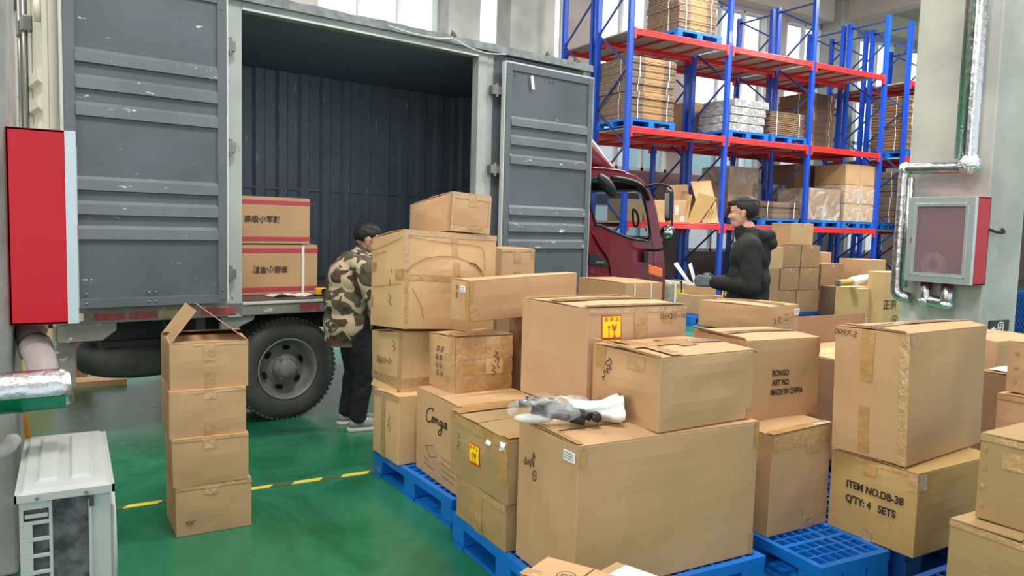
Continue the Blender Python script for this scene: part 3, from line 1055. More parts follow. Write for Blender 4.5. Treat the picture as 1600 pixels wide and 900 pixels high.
# orange pole leaning by the left column
bp = empty('push_broom', 'orange pole with yellow foot leaning beside the left column', 'broom', (-0.20, 4.94, 0))
MB().tube([(0.0, 0.0, 0.06), (-0.13, 0.06, 1.15)], 0.018, 12).build('handle', M_OR, bp, smooth=True)
MB().hexa([(-0.12, -0.03, 0), (0.1, -0.03, 0), (0.1, 0.03, 0), (-0.12, 0.03, 0), (-0.05, -0.02, 0.14), (0.03, -0.02, 0.14), (0.03, 0.02, 0.14), (-0.05, 0.02, 0.14)]).build('broom_head', M_YEL, bp, bevel=0.006)

# ------------------------------------------------------------------ air conditioner outdoor unit
ac = empty('air_conditioner_unit', 'white outdoor air conditioner unit on the floor at the lower left', 'air conditioner', (-0.155, 2.87, 0))
AW, AD, AH = 0.262, 0.70, 0.575
m = MB()
m.box(0, 0.002, 0, AD, 0.03, AH).box(0, AW, AD - 0.002, AD, 0.03, AH).box(0, AW, 0.0, AD, 0.02, 0.03)
m.box(0.20, AW, 0.0, 0.02, 0.03, AH)
m.build('casing', M_AC, ac, bevel=0.002)
# end panel with handle and louvre holes
m = MB()
xa, xb = 0.0, 0.092
hx0, hx1 = 0.036, 0.082
zz = AH - 0.006
m.box(xa, xb, -0.004, 0.006, zz - 0.035, zz)
m.box(xa, 0.012, -0.004, 0.006, zz - 0.075, zz - 0.035).box(0.082, xb, -0.004, 0.006, zz - 0.075, zz - 0.035)
z = zz - 0.075
k = 0
while z > 0.08:
    m.box(xa, xb, -0.004, 0.006, z - 0.012, z)
    m.box(xa, hx0, -0.004, 0.006, z - 0.056, z - 0.012).box(hx1, xb, -0.004, 0.006, z - 0.056, z - 0.012)
    z -= 0.056
    k += 1
m.box(xa, xb, -0.004, 0.006, 0.03, z + 0.0)
m.build('grille_panel', M_AC, ac, bevel=0.0015)
MB().box(0.014, 0.08, -0.002, 0.01, zz - 0.066, zz - 0.052).build('carry_handle', M_AC, ac, bevel=0.003)
m = MB().box(0.004, 0.2, 0.015, 0.03, 0.03, AH - 0.01)
m.build('condenser_coil', M_COIL, ac)
MB().box(0.196, 0.205, -0.006, 0.006, 0.03, AH - 0.03).build('coil_edge_strip', M_AC, ac)
m = MB()
m.box(AW, AW + 0.012, 0.03, AD - 0.05, 0.03, AH - 0.07)
m.lathe([(0.2, AW + 0.012), (0.215, AW + 0.02), (0.22, AW + 0.012)], 40, 'x', (0, AD * 0.42, 0.29))
m.build('fan_guard_panel', M_AC, ac, bevel=0.003)
m = MB()
for k in range(9):
    r_ = 0.02 + k * 0.022
    m.tube([(AW + 0.02, AD * 0.42 + r_ * math.cos(t), 0.29 + r_ * math.sin(t)) for t in [2 * PI * q / 28 for q in range(28)]], 0.0022, 5, closed=True)
m.build('fan_grille', M_AC, ac)
# pressed lid with ridges
def lid(u, v):
    x, y = -0.012 + (AW + 0.024) * u, -0.016 + (AD + 0.03) * v
    h = AH + 0.012
    ed = min(u, 1 - u) * (AW + 0.024)
    ed2 = min(v, 1 - v) * (AD + 0.03)
    h += 0.012 * min(1, max(0, (min(ed, ed2) - 0.012) / 0.012))
    for cx in (0.32, 0.66):
        if abs(u - cx) < 0.11 and 0.12 < v < 0.9:
            h += 0.011 * min(1, (0.11 - abs(u - cx)) / 0.02)
    return (x, y, h)
m = MB().grid(lid, 60, 60)
m.box(-0.012, AW + 0.012, -0.016, -0.008, AH - 0.012, AH + 0.013).box(AW + 0.004, AW + 0.012, -0.016, AD + 0.014, AH - 0.012, AH + 0.013).box(-0.012, -0.006, -0.016, AD + 0.014, AH - 0.012, AH + 0.013)
m.build('lid', M_AC, ac, smooth=False)
m = MB()
for x in (0.05, 0.19):
    m.lathe([(0.0, -0.02), (0.006, -0.02), (0.006, -0.014)], 10, 'y', (x, 0, AH - 0.002))
m.build('screw', M_RODG, ac)
MB().box(0.198, 0.212, -0.007, 0.0, AH - 0.055, AH - 0.02).build('latch', mat('dark_latch', (60, 62, 62), 0.5), ac)
for y in (0.08, AD - 0.12):
    MB().box(-0.02, AW + 0.03, y, y + 0.05, 0, 0.025).build('foot', M_AC, ac, bevel=0.004)

# ------------------------------------------------------------------ pallets
def make_pallet(name, label, x, y, rz=0, w_=1.0, d_=0.96, material=M_PALLET, z=0, group=None):
    p = empty(name, label, 'pallet', (x, y, z), rz, group)
    m = MB()
    t0, t1 = 0.118, 0.15
    # top deck: border, wide bands over the legs, open lattice between
    m.box(0, w_, 0, 0.03, t0, t1).box(0, w_, d_ - 0.03, d_, t0, t1).box(0, 0.03, 0.03, d_ - 0.03, t0, t1).box(w_ - 0.03, w_, 0.03, d_ - 0.03, t0, t1)
    nx, ny = max(4, round(w_ / 0.062)), max(6, round(d_ / 0.066))
    for i in range(1, nx):
        x_ = 0.03 + (w_ - 0.06) * i / nx
        wd = 0.008 if i % 5 else 0.022
        m.box(x_ - wd / 2, x_ + wd / 2, 0.03, d_ - 0.03, t0 + 0.004, t1 - 0.0015)
    for i in range(1, ny):
        y_ = 0.03 + (d_ - 0.06) * i / ny
        wd = 0.009 if i % 3 else 0.024
        m.box(0.03, w_ - 0.03, y_ - wd / 2, y_ + wd / 2, t0 + 0.004, t1 - 0.001)
    # side skirt under the rim
    m.box(0, w_, 0, 0.008, t0 - 0.012, t0).box(0, w_, d_ - 0.008, d_, t0 - 0.012, t0).box(0, 0.008, 0, d_, t0 - 0.012, t0).box(w_ - 0.008, w_, 0, d_, t0 - 0.012, t0)
    m.build('deck', material, p)
    bx = [(0, 0.13), (w_ / 2 - 0.07, w_ / 2 + 0.07), (w_ - 0.13, w_)]
    by = [(0, 0.12), (d_ / 2 - 0.065, d_ / 2 + 0.065), (d_ - 0.12, d_)]
    for a, b in bx:
        for c, d in by:
            MB().box(a + 0.001, b - 0.001, c + 0.001, d - 0.001, 0.02, t0).build('leg', material, p, bevel=0.006)
    m = MB()
    for c, d in by:
        m.box(0, w_, c + 0.01, d - 0.01, 0, 0.02)
    for a, b in bx:
        m.box(a + 0.01, b - 0.01, 0, d_, 0.001, 0.019)
    for k in range(3, 12):
        x_ = w_ * k / 14
        m.box(x_, x_ + 0.02, 0.12, d_ - 0.12, 0.004, 0.014)
    m.build('bottom_runner', material, p)
    return p


make_pallet('plastic_pallet', 'blue plastic pallet with open grid under the conga box, tapering along the green floor', 1.60, 3.30, R(3), 1.0, 0.98)
make_pallet('plastic_pallet', 'blue plastic pallet under the biggest plain carton in front', 1.52, 2.165, R(-1), 0.98, 1.0)
make_pallet('plastic_pallet', 'blue plastic pallet with empty grid corner in front of the DB-38 carton', 2.61, 1.96, R(-2.5), 0.42, 0.95)
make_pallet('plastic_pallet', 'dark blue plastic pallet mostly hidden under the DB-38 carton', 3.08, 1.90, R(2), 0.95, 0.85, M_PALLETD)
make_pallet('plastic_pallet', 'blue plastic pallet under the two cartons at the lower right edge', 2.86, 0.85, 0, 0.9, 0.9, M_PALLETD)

# ------------------------------------------------------------------ stack of four
BOXES['s1'] = c = carton('s1', 'bottom carton of the lone stack of four, small tear low on its front', 'tan')
c.tape('F', 0.38, 0.80, 0.55, 1.0, True); c.tape('F', 0.0, 0.94, 1.0, 1.0, True)
c.strokes('F', [[(0.12, 0.27), (0.16, 0.30), (0.20, 0.28), (0.24, 0.31)], [(0.14, 0.25), (0.18, 0.24), (0.22, 0.26)]], 0.008, mat('torn_paper', (130, 100, 70), 0.9), 'tear')
BOXES['s2'] = c = carton('s2', 'second carton from the floor in the lone stack of four', 'tan')
c.tape('F', 0.40, 0.78, 0.56, 1.0, True); c.tape('F', 0.0, 0.96, 1.0, 1.0, True)
BOXES['s3'] = c = carton('s3', 'third carton from the floor in the lone stack of four, directly under the open one', 'tan')
c.tape('F', 0.44, 0.82, 0.60, 1.0, True); c.tape('F', 0.44, 0.0, 0.58, 0.3); c.tape('F', 0.3, 0.955, 1.0, 1.0, True)
BOXES['s4'] = c = carton('s4', 'open-topped carton with raised flaps on top of the lone stack of four', 'tan', flaps=None)
c.tape('F', 0.42, 0.62, 0.56, 1.0); c.tape('F', 0.44, 0.04, 0.56, 0.36); c.tape('F', 0.3, 0.95, 1.0, 1.0, True)


def flap(c, a, b, vec, name='raised_flap', th=0.004, taper=0.0, cb=None):
    """slab hinged on edge a-b reaching along vec"""
    a, b, v = Vector(a), Vector(b), Vector(vec)
    n = (b - a).cross(v).normalized() * th
    e = (b - a) * taper
    o = MB().hexa([a, b, b + v - e, a + v + e, a + n, b + n, b + v - e + n, a + v + e + n]).build(name, c.mat, c.root, bevel=0.001)
    return o


w_, d_, h_ = c.w, c.d, c.h
flap(c, (0, 0, h_), (0, d_, h_), (0.115, 0, 0.155))
flap(c, (w_, 0, h_), (w_, d_, h_), (-0.19, 0, 0.15))
flap(c, (0, 0, h_), (w_, 0, h_), (0, 0.17, 0.012))
flap(c, (0, d_, h_), (w_, d_, h_), (0, -0.17, 0.035))

# ------------------------------------------------------------------ front pile
BOXES['big'] = c = carton('big', 'biggest plain carton in front, with white address sticker on its left side', 'tan', bulge=0.01)
c.seam = 'w'
c.tape('T', 0.0, 0.42, 0.9, 0.56, True); c.tape('T', 0.0, 0.02, 0.03, 1.0); c.tape('F', 0.0, 0.87, 0.035, 1.0); c.tape('F', 0.972, 0.80, 1.0, 1.0); c.tape('F', 0.975, 0.0, 1.0, 0.16)
c.sticker('L', 0.79, 0.885, 0.965, 0.955)
c.strokes('L', [[(0.12, 0.73), (0.17, 0.71), (0.16, 0.76), (0.20, 0.72), (0.23, 0.76), (0.25, 0.71), (0.28, 0.78), (0.31, 0.72), (0.30, 0.82), (0.33, 0.79), (0.28, 0.80)],
                [(0.33, 0.70), (0.30, 0.67), (0.33, 0.63), (0.37, 0.66), (0.36, 0.70), (0.33, 0.70)], [(0.32, 0.68), (0.34, 0.66)]], 0.004)
BOXES['ontop'] = c = carton('ontop', 'medium carton with crushed lifted lid standing on the biggest carton, scribble on its left side', 'tan', bulge=0.012)
c.tape('T', 0.0, 0.40, 1.0, 0.60, True); c.tape('T', 0.12, 0.0, 0.24, 1.0); c.tape('T', 0.45, 0.3, 0.62, 0.75)
c.tape('L', 0.38, 0.05, 0.56, 0.30, True); c.tape('L', 0.55, 0.78, 0.80, 0.96, True); c.tape('F', 0.94, 0.0, 1.0, 0.16); c.tape('L', 0.06, 0.70, 0.22, 0.98)
c.strokes('L', [[(0.28, 0.86), (0.33, 0.80), (0.28, 0.74), (0.24, 0.78), (0.31, 0.84)], [(0.30, 0.74), (0.34, 0.70), (0.26, 0.70), (0.30, 0.64), (0.22, 0.66), (0.25, 0.58), (0.20, 0.56), (0.24, 0.52)]], 0.004)
# curled lid corner pieces
flap(c, (0.0, 0.0, c.h + 0.004), (0.0, 0.40, c.h + 0.016), (-0.012, 0.0, 0.006), 'lid_edge', 0.006)
flap(c, (c.w - 0.01, -0.004, c.h + 0.004), (c.w - 0.01, 0.20, c.h + 0.006), (0.035, 0.0, -0.014), 'lid_edge', 0.004)
BOXES['hid1'] = Carton(2.0, 2.68, 0.15, 0, 0.48, 0.42, 0.545, None, 'brown', label='brown carton hidden behind the biggest carton, carrying the tall carton with yellow sticker', flaps=None, n=2)
BOXES['b3'] = c = carton('b3', 'large carton with yellow fragile sticker and taped lid, behind the bag of hardware', 'pink', bulge=0.008)
c.seam = 'w'
c.tape('T', 0, 0.42, 1, 0.60); c.tape('T', 0.0, 0.0, 1.0, 0.09, True); c.tape('T', 0.0, 0.86, 1.0, 0.96)
c.fragile('F', 0.125, 0.70, 0.31, 0.935)
c.tape('F', 0.44, 0.70, 0.57, 1.0); c.tape('F', 0.74, 0.84, 0.84, 1.0); c.tape('F', 0.0, 0.955, 1.0, 1.0, True)
c.text('D1+2小', 'F', 0.80, 0.90, 0.034, 0, M_PEN, name='handwriting')
c.text('(10)', 'F', 0.95, 0.90, 0.028, 0, M_PEN, name='handwriting')
c.tape('F', 0.10, 0.62, 0.36, 0.70, True)
# plastic bag of hardware
bag = empty('bag_of_hardware', 'clear plastic bag of black hardware with white cloth end on the biggest carton', 'plastic bag', (1.50, 2.50, 0.733), R(-20))
m = MB().ball((0.13, 0.0, 0.055), (0.19, 0.07, 0.055), 40, 26)
for v in m.bm.verts:
    q = v.co
    k = noise.noise(q * 14) * 0.03 + abs(noise.noise(q * 34)) * 0.02
    v.co = Vector((q.x, q.y * (1 + k * 6), max(0.003, q.z * (1 + k * 5))))
m.build('bag', M_FILM, bag, smooth=False)
m = MB()
m.tube([(0.02, 0.03, 0.085), (0.27, -0.04, 0.035)], 0.019, 12).build('black_rod', M_BLACK, bag, smooth=True)
MB().tube([(0.04, 0.0, 0.06), (0.24, -0.055, 0.02)], 0.018, 12).build('black_rod', M_BLACK, bag, smooth=True)
MB().tube([(0.0, 0.045, 0.07), (0.12, 0.0, 0.085), (0.17, -0.02, 0.05)], 0.016, 10).build('black_rod', M_BLACK, bag, smooth=True)
m = MB()
m.lathe([(0.0, -0.02), (0.018, -0.02), (0.02, 0.0), (0.018, 0.02), (0, 0.02)], 14, 'y', (0.285, -0.045, 0.035))
m.build('wing_nut', M_BLACK, bag, smooth=True)
m = MB()
def cloth(u, v):
    t = 2 * PI * v
    r_ = 0.045 - 0.012 * math.sin(PI * min(1, u * 1.2)) + 0.02 * max(0, u - 0.7) / 0.3
    r_ *= 1 + 0.14 * math.sin(t * 5 + u * 4) * (0.3 + u) + 0.12 * noise.noise(Vector((u * 4, math.cos(t) * 2, math.sin(t) * 2)))
    return (0.20 + u * 0.20, 0.02 - u * 0.01 + r_ * math.cos(t), max(0.002, 0.047 + r_ * 0.95 * math.sin(t)))
m.grid(cloth, 24, 36)
m.build('white_wrapping', mat('white_film_cloth', (232, 238, 236), 0.35, bump=0.6, bscale=30, coat=0.3), bag, smooth=True, solid=0.001)
m = MB().ball((0.05, 0.0, 0.022), (0.08, 0.035, 0.02), 20, 12)
m.build('pale_bundle', mat('pale_padding', (206, 204, 190), 0.8, bump=0.8, bscale=25), bag, smooth=True)

BOXES['conga'] = c = carton('conga', 'carton with Conga written in script on its left side', 'tan')
c.seam = 'w'
c.tape('T', 0, 0.1, 1, 0.24, True)
def S(pts, u0=0.20, v0=0.60, su=0.40, sv=0.24): return [(u0 + su * a, v0 + sv * b) for a, b in pts]
c.strokes('L', [S([(0.30, 0.88), (0.34, 0.98), (0.24, 1.0), (0.08, 0.82), (0.02, 0.52), (0.08, 0.28), (0.20, 0.30), (0.32, 0.46)]),
                S([(0.32, 0.46), (0.38, 0.60), (0.32, 0.60), (0.30, 0.44), (0.36, 0.36), (0.42, 0.48), (0.38, 0.62), (0.44, 0.56)]),
                S([(0.44, 0.56), (0.50, 0.62), (0.49, 0.40), (0.49, 0.48), (0.56, 0.62), (0.58, 0.44), (0.62, 0.40)]),
                S([(0.76, 0.62), (0.68, 0.62), (0.66, 0.44), (0.72, 0.40), (0.77, 0.62), (0.76, 0.30), (0.72, 0.0), (0.64, -0.06), (0.62, 0.06), (0.74, 0.28), (0.84, 0.46)]),
                S([(0.97, 0.66), (0.88, 0.64), (0.86, 0.46), (0.91, 0.42), (0.96, 0.66), (0.96, 0.46), (1.0, 0.42)])], 0.008, M_INK, 'script_lettering')
c.strokes('L', [[(0.22, 0.36), (0.36, 0.42), (0.44, 0.31), (0.30, 0.25), (0.22, 0.36)]], 0.003, M_INK, 'diamond_outline', smooth=0)
for k, (a, b, q) in enumerate(((0.18, 0.26, 0.21), (0.18, 0.36, 0.14), (0.50, 0.72, 0.34), (0.50, 0.70, 0.27), (0.52, 0.74, 0.20), (0.52, 0.70, 0.13))):
    c.strokes('L', [[(a, q), (b, q - 0.02)]], 0.006, mat('faint_print', (150, 122, 92), 0.7), 'small_print', smooth=0)
BOXES['small4'] = c = carton('small4', 'plain carton with vertical tape at the far left corner of the conga pallet', 'pale')
c.tape('L', 0.36, 0.0, 0.52, 1.0, True); c.tape('L', 0.0, 0.93, 1.0, 1.0, True)
c.strokes('L', [[(0.66, 0.72), (0.72, 0.66), (0.64, 0.62), (0.70, 0.56), (0.64, 0.54), (0.71, 0.48), (0.66, 0.46)]], 0.003)
BOXES['low3'] = c = carton('low3', 'low olive carton at the pallet corner under the sticker carton', 'olive')
c.tape('L', 0.42, 0.0, 0.58, 1.0); c.tape('L', 0.0, 0.86, 1.0, 1.0, True)
BOXES['stick2'] = c = carton('stick2', 'olive carton with yellow fragile sticker on its left side and torn tape on its corner', 'olive', bulge=0.008)
c.seam = 'w'
c.fragile('L', 0.40, 0.37, 0.575, 0.69)
c.tape('L', 0.0, 0.86, 1.0, 1.0); c.tape('T', 0, 0.0, 1.0, 0.12); c.tape('T', 0.0, 0.84, 1.0, 1.0); c.tape('L', 0.86, 0.3, 1.0, 1.0)
c.patch('torn_tape', M_WHITE, 'L', 0.88, 0.80, 0.97, 0.95, nu=5, nv=5, wr=0.02)
c.patch('torn_tape', M_WHITE, 'L', 0.68, 0.80, 0.74, 0.90, nu=4, nv=4, wr=0.02)
c.strokes('L', [[(0.16, 0.72), (0.19, 0.67), (0.15, 0.64)], [(0.16, 0.6), (0.20, 0.55), (0.15, 0.5), (0.19, 0.46)]], 0.003)
BOXES['xiaoxin'] = c = carton('xiaoxin', 'carton with upside-down handling characters on its left side, sagging over the corner carton', 'pale', bulge=0.012)
c.text('小心轻放', 'L', 0.48, 0.50, 0.048, PI, M_INK)
c.tape('L', 0.0, 0.10, 1.0, 0.24, True); c.tape('F', 0.0, 0.10, 1.0, 0.24, True); c.tape('L', 0.9, 0.0, 1.0, 1.0, True)
c.strokes('L', [[(0.72, 0.86), (0.80, 0.80), (0.74, 0.76), (0.82, 0.72), (0.76, 0.68)]], 0.003)
flap(c, (0.0, 0.02, 0.02), (0.0, c.d - 0.02, 0.02), (-0.014, 0, -0.035), 'hanging_flap', 0.004)
BOXES['taped'] = c = carton('taped', 'carton criss-crossed with shiny brown tape on top of the conga carton', 'tan', bulge=0.014)
for q in (0.06, 0.34, 0.62):
    c.tape('F', 0.0, q, 1.0, q + 0.2, q > 0.5)
c.tape('F', 0.33, 0.0, 0.5, 1.0, True); c.tape('F', 0.78, 0.0, 0.93, 1.0); c.tape('F', 0.0, 0.0, 0.12, 1.0, True)
c.tape('L', 0.86, 0.0, 1.0, 1.0, True); c.tape('L', 0.7, 0.60, 0.9, 0.72); c.tape('L', 0.7, 0.18, 0.9, 0.30); c.tape('T', 0, 0, 1, 0.3, True); c.tape('T', 0.33, 0, 0.5, 1)
for cu in (0.44, 0.60):
    for k in range(4):
        c.text('鼓器乐包'[k], 'L', cu, 0.76 - 0.15 * k, 0.036, PI / 2, M_INK)
c.patch('paper_label', CB['pale'], 'F', 0.50, 0.34, 0.80, 0.62, nu=2, nv=2, off=0.0035)
c.strokes('F', [[(0.66, 0.76), (0.70, 0.70), (0.64, 0.66), (0.71, 0.62), (0.65, 0.56)], [(0.60, 0.50), (0.66, 0.44), (0.60, 0.40), (0.68, 0.36), (0.62, 0.30)], [(0.70, 0.66), (0.73, 0.58), (0.70, 0.50), (0.74, 0.44)]], 0.004)
BOXES['c7'] = c = carton('c7', 'big creased pale carton on the upper left of the pile, beside the man in camouflage', 'pale', bulge=0.016)
c.tape('F', 0.49, 0.76, 0.56, 0.97); c.tape('F', 0.50, 0.55, 0.57, 0.70); c.tape('L', 0.0, 0.62, 0.18, 0.72); c.tape('L', 0.82, 0.50, 1.0, 0.61); c.tape('L', 0.0, 0.22, 0.10, 0.34)
c.tape('F', 0.0, 0.50, 0.62, 0.56, True); c.tape('F', 0.0, 0.95, 1.0, 1.0, True); c.tape('F', 0.0, 0.0, 0.04, 1.0, True)
CREASE = mat('cardboard_crease', (158, 122, 84), 0.8)
c.strokes('F', [[(0.02, 0.58), (0.10, 0.66), (0.26, 0.74), (0.48, 0.76), (0.66, 0.72), (0.76, 0.66), (0.84, 0.58), (0.82, 0.52)]], 0.005, CREASE, 'crease')
c.strokes('F', [[(0.68, 0.70), (0.74, 0.69), (0.82, 0.62)]], 0.010, mat('torn_slit', (90, 66, 46), 0.9), 'tear')
c.strokes('F', [[(0.02, 0.93), (0.4, 0.90), (0.78, 0.88), (0.85, 0.80), (0.86, 0.55)]], 0.004, CREASE, 'crease')
c.strokes('F', [[(0.08, 0.42), (0.16, 0.26), (0.20, 0.12)]], 0.004, CREASE, 'crease')
c.strokes('L', [[(0.02, 0.86), (0.4, 0.88), (0.95, 0.93)], [(0.02, 0.80), (0.5, 0.82)], [(0.02, 0.44), (0.5, 0.45), (0.95, 0.46)]], 0.004, CREASE, 'crease')
c.strokes('L', [[(0.66, 0.52), (0.70, 0.48), (0.66, 0.44)], [(0.64, 0.36), (0.70, 0.32), (0.64, 0.28), (0.7, 0.24)], [(0.72, 0.62), (0.74, 0.58)]], 0.004)
BOXES['c8'] = c = carton('c8', 'carton with glossy clear tape round its edges at the very top of the pile', 'pink', bulge=0.008)
c.tape('F', 0.0, 0.86, 1.0, 1.0, True); c.tape('F', 0.0, 0.0, 1.0, 0.18, True); c.tape('F', 0.0, 0.0, 0.07, 1.0, True); c.tape('F', 0.94, 0.0, 1.0, 1.0, True); c.tape('F', 0.42, 0.68, 0.62, 1.0); c.tape('L', 0.95, 0.0, 1.0, 1.0, True)
BOXES['hid2'] = Carton(2.20, 3.42, 0.15, 0.02, 0.62, 0.40, 0.83, None, 'brown', label='brown carton standing in shadow right of the taped carton, under the long carton', n=4)
BOXES['long10'] = c = carton('long10', 'long low carton with small white sticker on its end, lying across the pile', 'tan')
c.tape('L', 0.80, 0, 1.0, 1.0); c.tape('F', 0.0, 0.0, 0.03, 1.0); c.tape('F', 0.0, 0.45, 0.06, 0.0 + 0.02, True)
c.sticker('L', 0.56, 0.73, 0.82, 0.88)
c.strokes('L', [[(0.34, 0.90), (0.42, 0.82), (0.36, 0.78)], [(0.34, 0.72), (0.42, 0.68), (0.34, 0.62), (0.42, 0.58)]], 0.005)
BOXES['hid3'] = Carton(2.75, 4.98, 0.0, 0.0, 0.5, 0.45, 1.04, None, 'brown', label='tall brown carton behind the pile, under the small carton by the truck door', flaps=None, n=2)
BOXES['behind9'] = c = carton('behind9', 'small carton with clear tape in front of the right grey truck door', 'pink')
c.tape('F', 0.36, 0.60, 0.58, 1.0); c.tape('F', 0.36, 0.1, 0.58, 0.36); c.tape('F', 0, 0.93, 1, 1, True); c.tape('F', 0.9, 0.75, 0.98, 0.98)
BOXES['b10'] = c = carton('b10', 'carton with two white straps behind the yellow sticker carton, below the truck cab', 'tan')
for q in (0.22, 0.66):
    c.patch('strap', M_STRAP, 'F', q, 0, q + 0.035, 1.0, nu=1, off=0.004)
BOXES['hid4'] = Carton(3.55, 4.50, 0.0, 0.0, 0.42, 0.6, 0.735, None, 'brown', label='brown carton on the floor under the double strapped carton', flaps=None, n=2)
BOXES['b11'] = c = carton('b11', 'long carton with white corner sticker in front of the man in black', 'tan')
c.seam = 'd'
c.tape('T', 0.42, 0.0, 0.58, 1.0, True)
c.sticker('F', 0.80, 0.66, 1.0, 0.88)
c.text('ᅳ田', 'F', 0.5, 0.5, 0.0001) if False else None
c.strokes('F', [[(0.10, 0.62), (0.16, 0.50), (0.10, 0.40)], [(0.24, 0.66), (0.32, 0.60), (0.26, 0.50), (0.34, 0.44)], [(0.46, 0.7), (0.56, 0.7)], [(0.46, 0.5), (0.58, 0.48)]], 0.004)
BOXES['hid5'] = Carton(3.62, 3.18, 0.0, 0.148, 0.26, 0.50, 0.87, None, 'brown', label='brown carton on the floor carrying the long carton in front of the man in black', flaps=None, n=2)
BOXES['b5'] = c = carton('b5', 'upright plain carton under the BONGO carton', 'tan', bulge=0.01)
c.tape('F', 0.0, 0.86, 1.0, 1.0, True); c.tape('F', 0.55, 0.78, 0.78, 1.0, True); c.tape('F', 0.55, 0.0, 0.76, 0.2, True); c.tape('T', 0, 0, 1, 0.1)
BOXES['bongo'] = c = carton('bongo', 'carton printed BONGO ART NO. MADE IN CHINA', 'tan', bulge=0.008)
c.seam = 'w'
for i, t in enumerate(('BONGO', 'ART NO.', 'MADE IN CHINA')):
    pass
def left_text(c, body, f, u, v, height, sx=1.0, bold=0.028, shear=0.0, rot=0.0):
    V, _ = text_mesh(body, 1.0, bold)
    wid = (max(p[0] for p in V) - min(p[0] for p in V)) * height * sx
    W, Hh = c.size(f)
    c.text(body, f, u + math.cos(rot) * wid / 2 / W, v + math.sin(rot) * wid / 2 / Hh, height, rot, M_INK, sx, bold=bold, shear=shear)
left_text(c, 'BONGO', 'F', 0.335, 0.585, 0.040, 0.72)
left_text(c, 'ART NO.', 'F', 0.335, 0.465, 0.040, 0.72)
left_text(c, 'MADE IN CHINA', 'F', 0.325, 0.345, 0.040, 0.72)
c.tape('T', 0, 0.42, 1, 0.56, True); c.tape('F', 0.95, 0.8, 1.0, 1.0); c.tape('F', 0.95, 0.0, 1.0, 0.12)
flap(c, (-0.004, 0.0, c.h + 0.002), (0.0, c.d, c.h + 0.010), (-0.01, 0, 0.012), 'lid_edge', 0.005)
BOXES['db38'] = c = carton('db38', 'carton printed ITEM NO.DB-38 4 SETS', 'gold', bulge=0.01)
left_text(c, 'ITEM NO.DB-38', 'L', 0.22, 0.63, 0.046, 0.86, 0.030)
left_text(c, "Q'TY: 4   SETS", 'L', 0.22, 0.45, 0.046, 0.86, 0.030)
c.tape('L', 0.40, 0.82, 0.56, 1.0); c.tape('L', 0.42, 0.0, 0.54, 0.14, True); c.tape('L', 0.9, 0.78, 1.0, 1.0, True); c.tape('F', 0.0, 0.80, 0.10, 1.0, True); c.tape('L', 0.0, 0.95, 1.0, 1.0, True)
BOXES['tall6'] = c = carton('tall6', 'tall carton marked 0097-2 in pen, standing on the DB-38 carton', 'tan', bulge=0.012)
c.seam = 'w'
c.text('0097-2', 'L', 0.155, 0.955, 0.036, -0.06, M_PEN, 0.9, name='handwriting', shear=0.2)
c.tape('L', 0.38, 0.60, 0.56, 1.0); c.tape('L', 0.38, 0.04, 0.52, 0.40); c.tape('T', 0.0, 0.42, 1, 0.58, True); c.tape('F', 0.0, 0.92, 0.05, 1.0)
for k in range(5):
    q = 0.93 - 0.2 * k
    c.strokes('L', [[(0.90, q), (0.96, q + 0.008), (0.93, q - 0.02), (0.90, q)]], 0.006, M_CTAPE, 'tape_glint')  # tape glints drawn as small glossy ribbons
c.tape('L', 0.88, 0.0, 1.0, 1.0, True)
flap(c, (0.004, -0.002, c.h + 0.004), (0.004, c.d, c.h + 0.006), (-0.008, 0, 0.010), 'lid_edge', 0.004)
BOXES['r9'] = c = carton('r9', 'lowest carton at the lower right corner of the photo', 'olive')
c.tape('L', 0.0, 0.93, 1.0, 1.0, True)
BOXES['r8'] = c = carton('r8', 'carton with glossy tape patch resting on the lowest right corner carton', 'olive')
c.tape('L', 0.18, 0.66, 0.50, 0.86, True); c.tape('L', 0, 0.93, 1, 1, True)
c.seam = 'w'; c.tape('T', 0, 0.42, 1, 0.56, True)
for k in range(4):
    q = 0.85 - 0.22 * k
    c.strokes('L', [[(0.03, q), (0.06, q + 0.008), (0.05, q - 0.02), (0.03, q)]], 0.006, M_CTAPE, 'tape_glint')  # small ribbons laid on as glints of the tape
# right hand group
c = Carton(4.485, 2.12, 0.0, 0.0, 0.5, 0.31, 0.74, None, 'brown', label='dark-sided tall carton with loose white paper on its lid, behind the 0097-2 carton', n=5)
tag(MB().grid(lambda u, v: (4.52 + 0.40 * u, 2.26 + 0.12 * v, 0.757 + 0.006 * math.sin(5 * u)), 8, 3).build('paper_sheet', M_WHITE, solid=0.001), 'white sheet of paper on the dark-sided tall carton at right', 'paper')
Carton(4.12, 1.76, 0.0, 0.0, 0.5, 0.36, 0.44, None, 'brown', label='bottom carton under the two small cartons at the right edge', flaps=None, n=2)
c = Carton(4.12, 1.76, 0.445, 0.0, 0.5, 0.36, 0.26, None, 'tan', label='middle carton of the pile at the right edge, below the dotted one', n=4)
c.tape('L', 0.0, 0.9, 1, 1, True)
c = Carton(4.15, 1.72, 0.72, 0.0, 0.5, 0.38, 0.255, None, 'tan', label='top carton at the right edge with shiny tape glints', n=4)
for k in range(3):
    q = 0.8 - 0.28 * k
    c.strokes('L', [[(0.10, q), (0.14, q + 0.01), (0.12, q - 0.03), (0.10, q)]], 0.008, M_CTAPE, 'tape_glint')  # glints near the taped edge, put in as shiny ribbons
c = Carton(5.0, 2.60, 0.0, 0.0, 0.6, 0.5, 0.85, None, 'pink', label='plain carton behind at the right, at the foot of the concrete column', n=4)
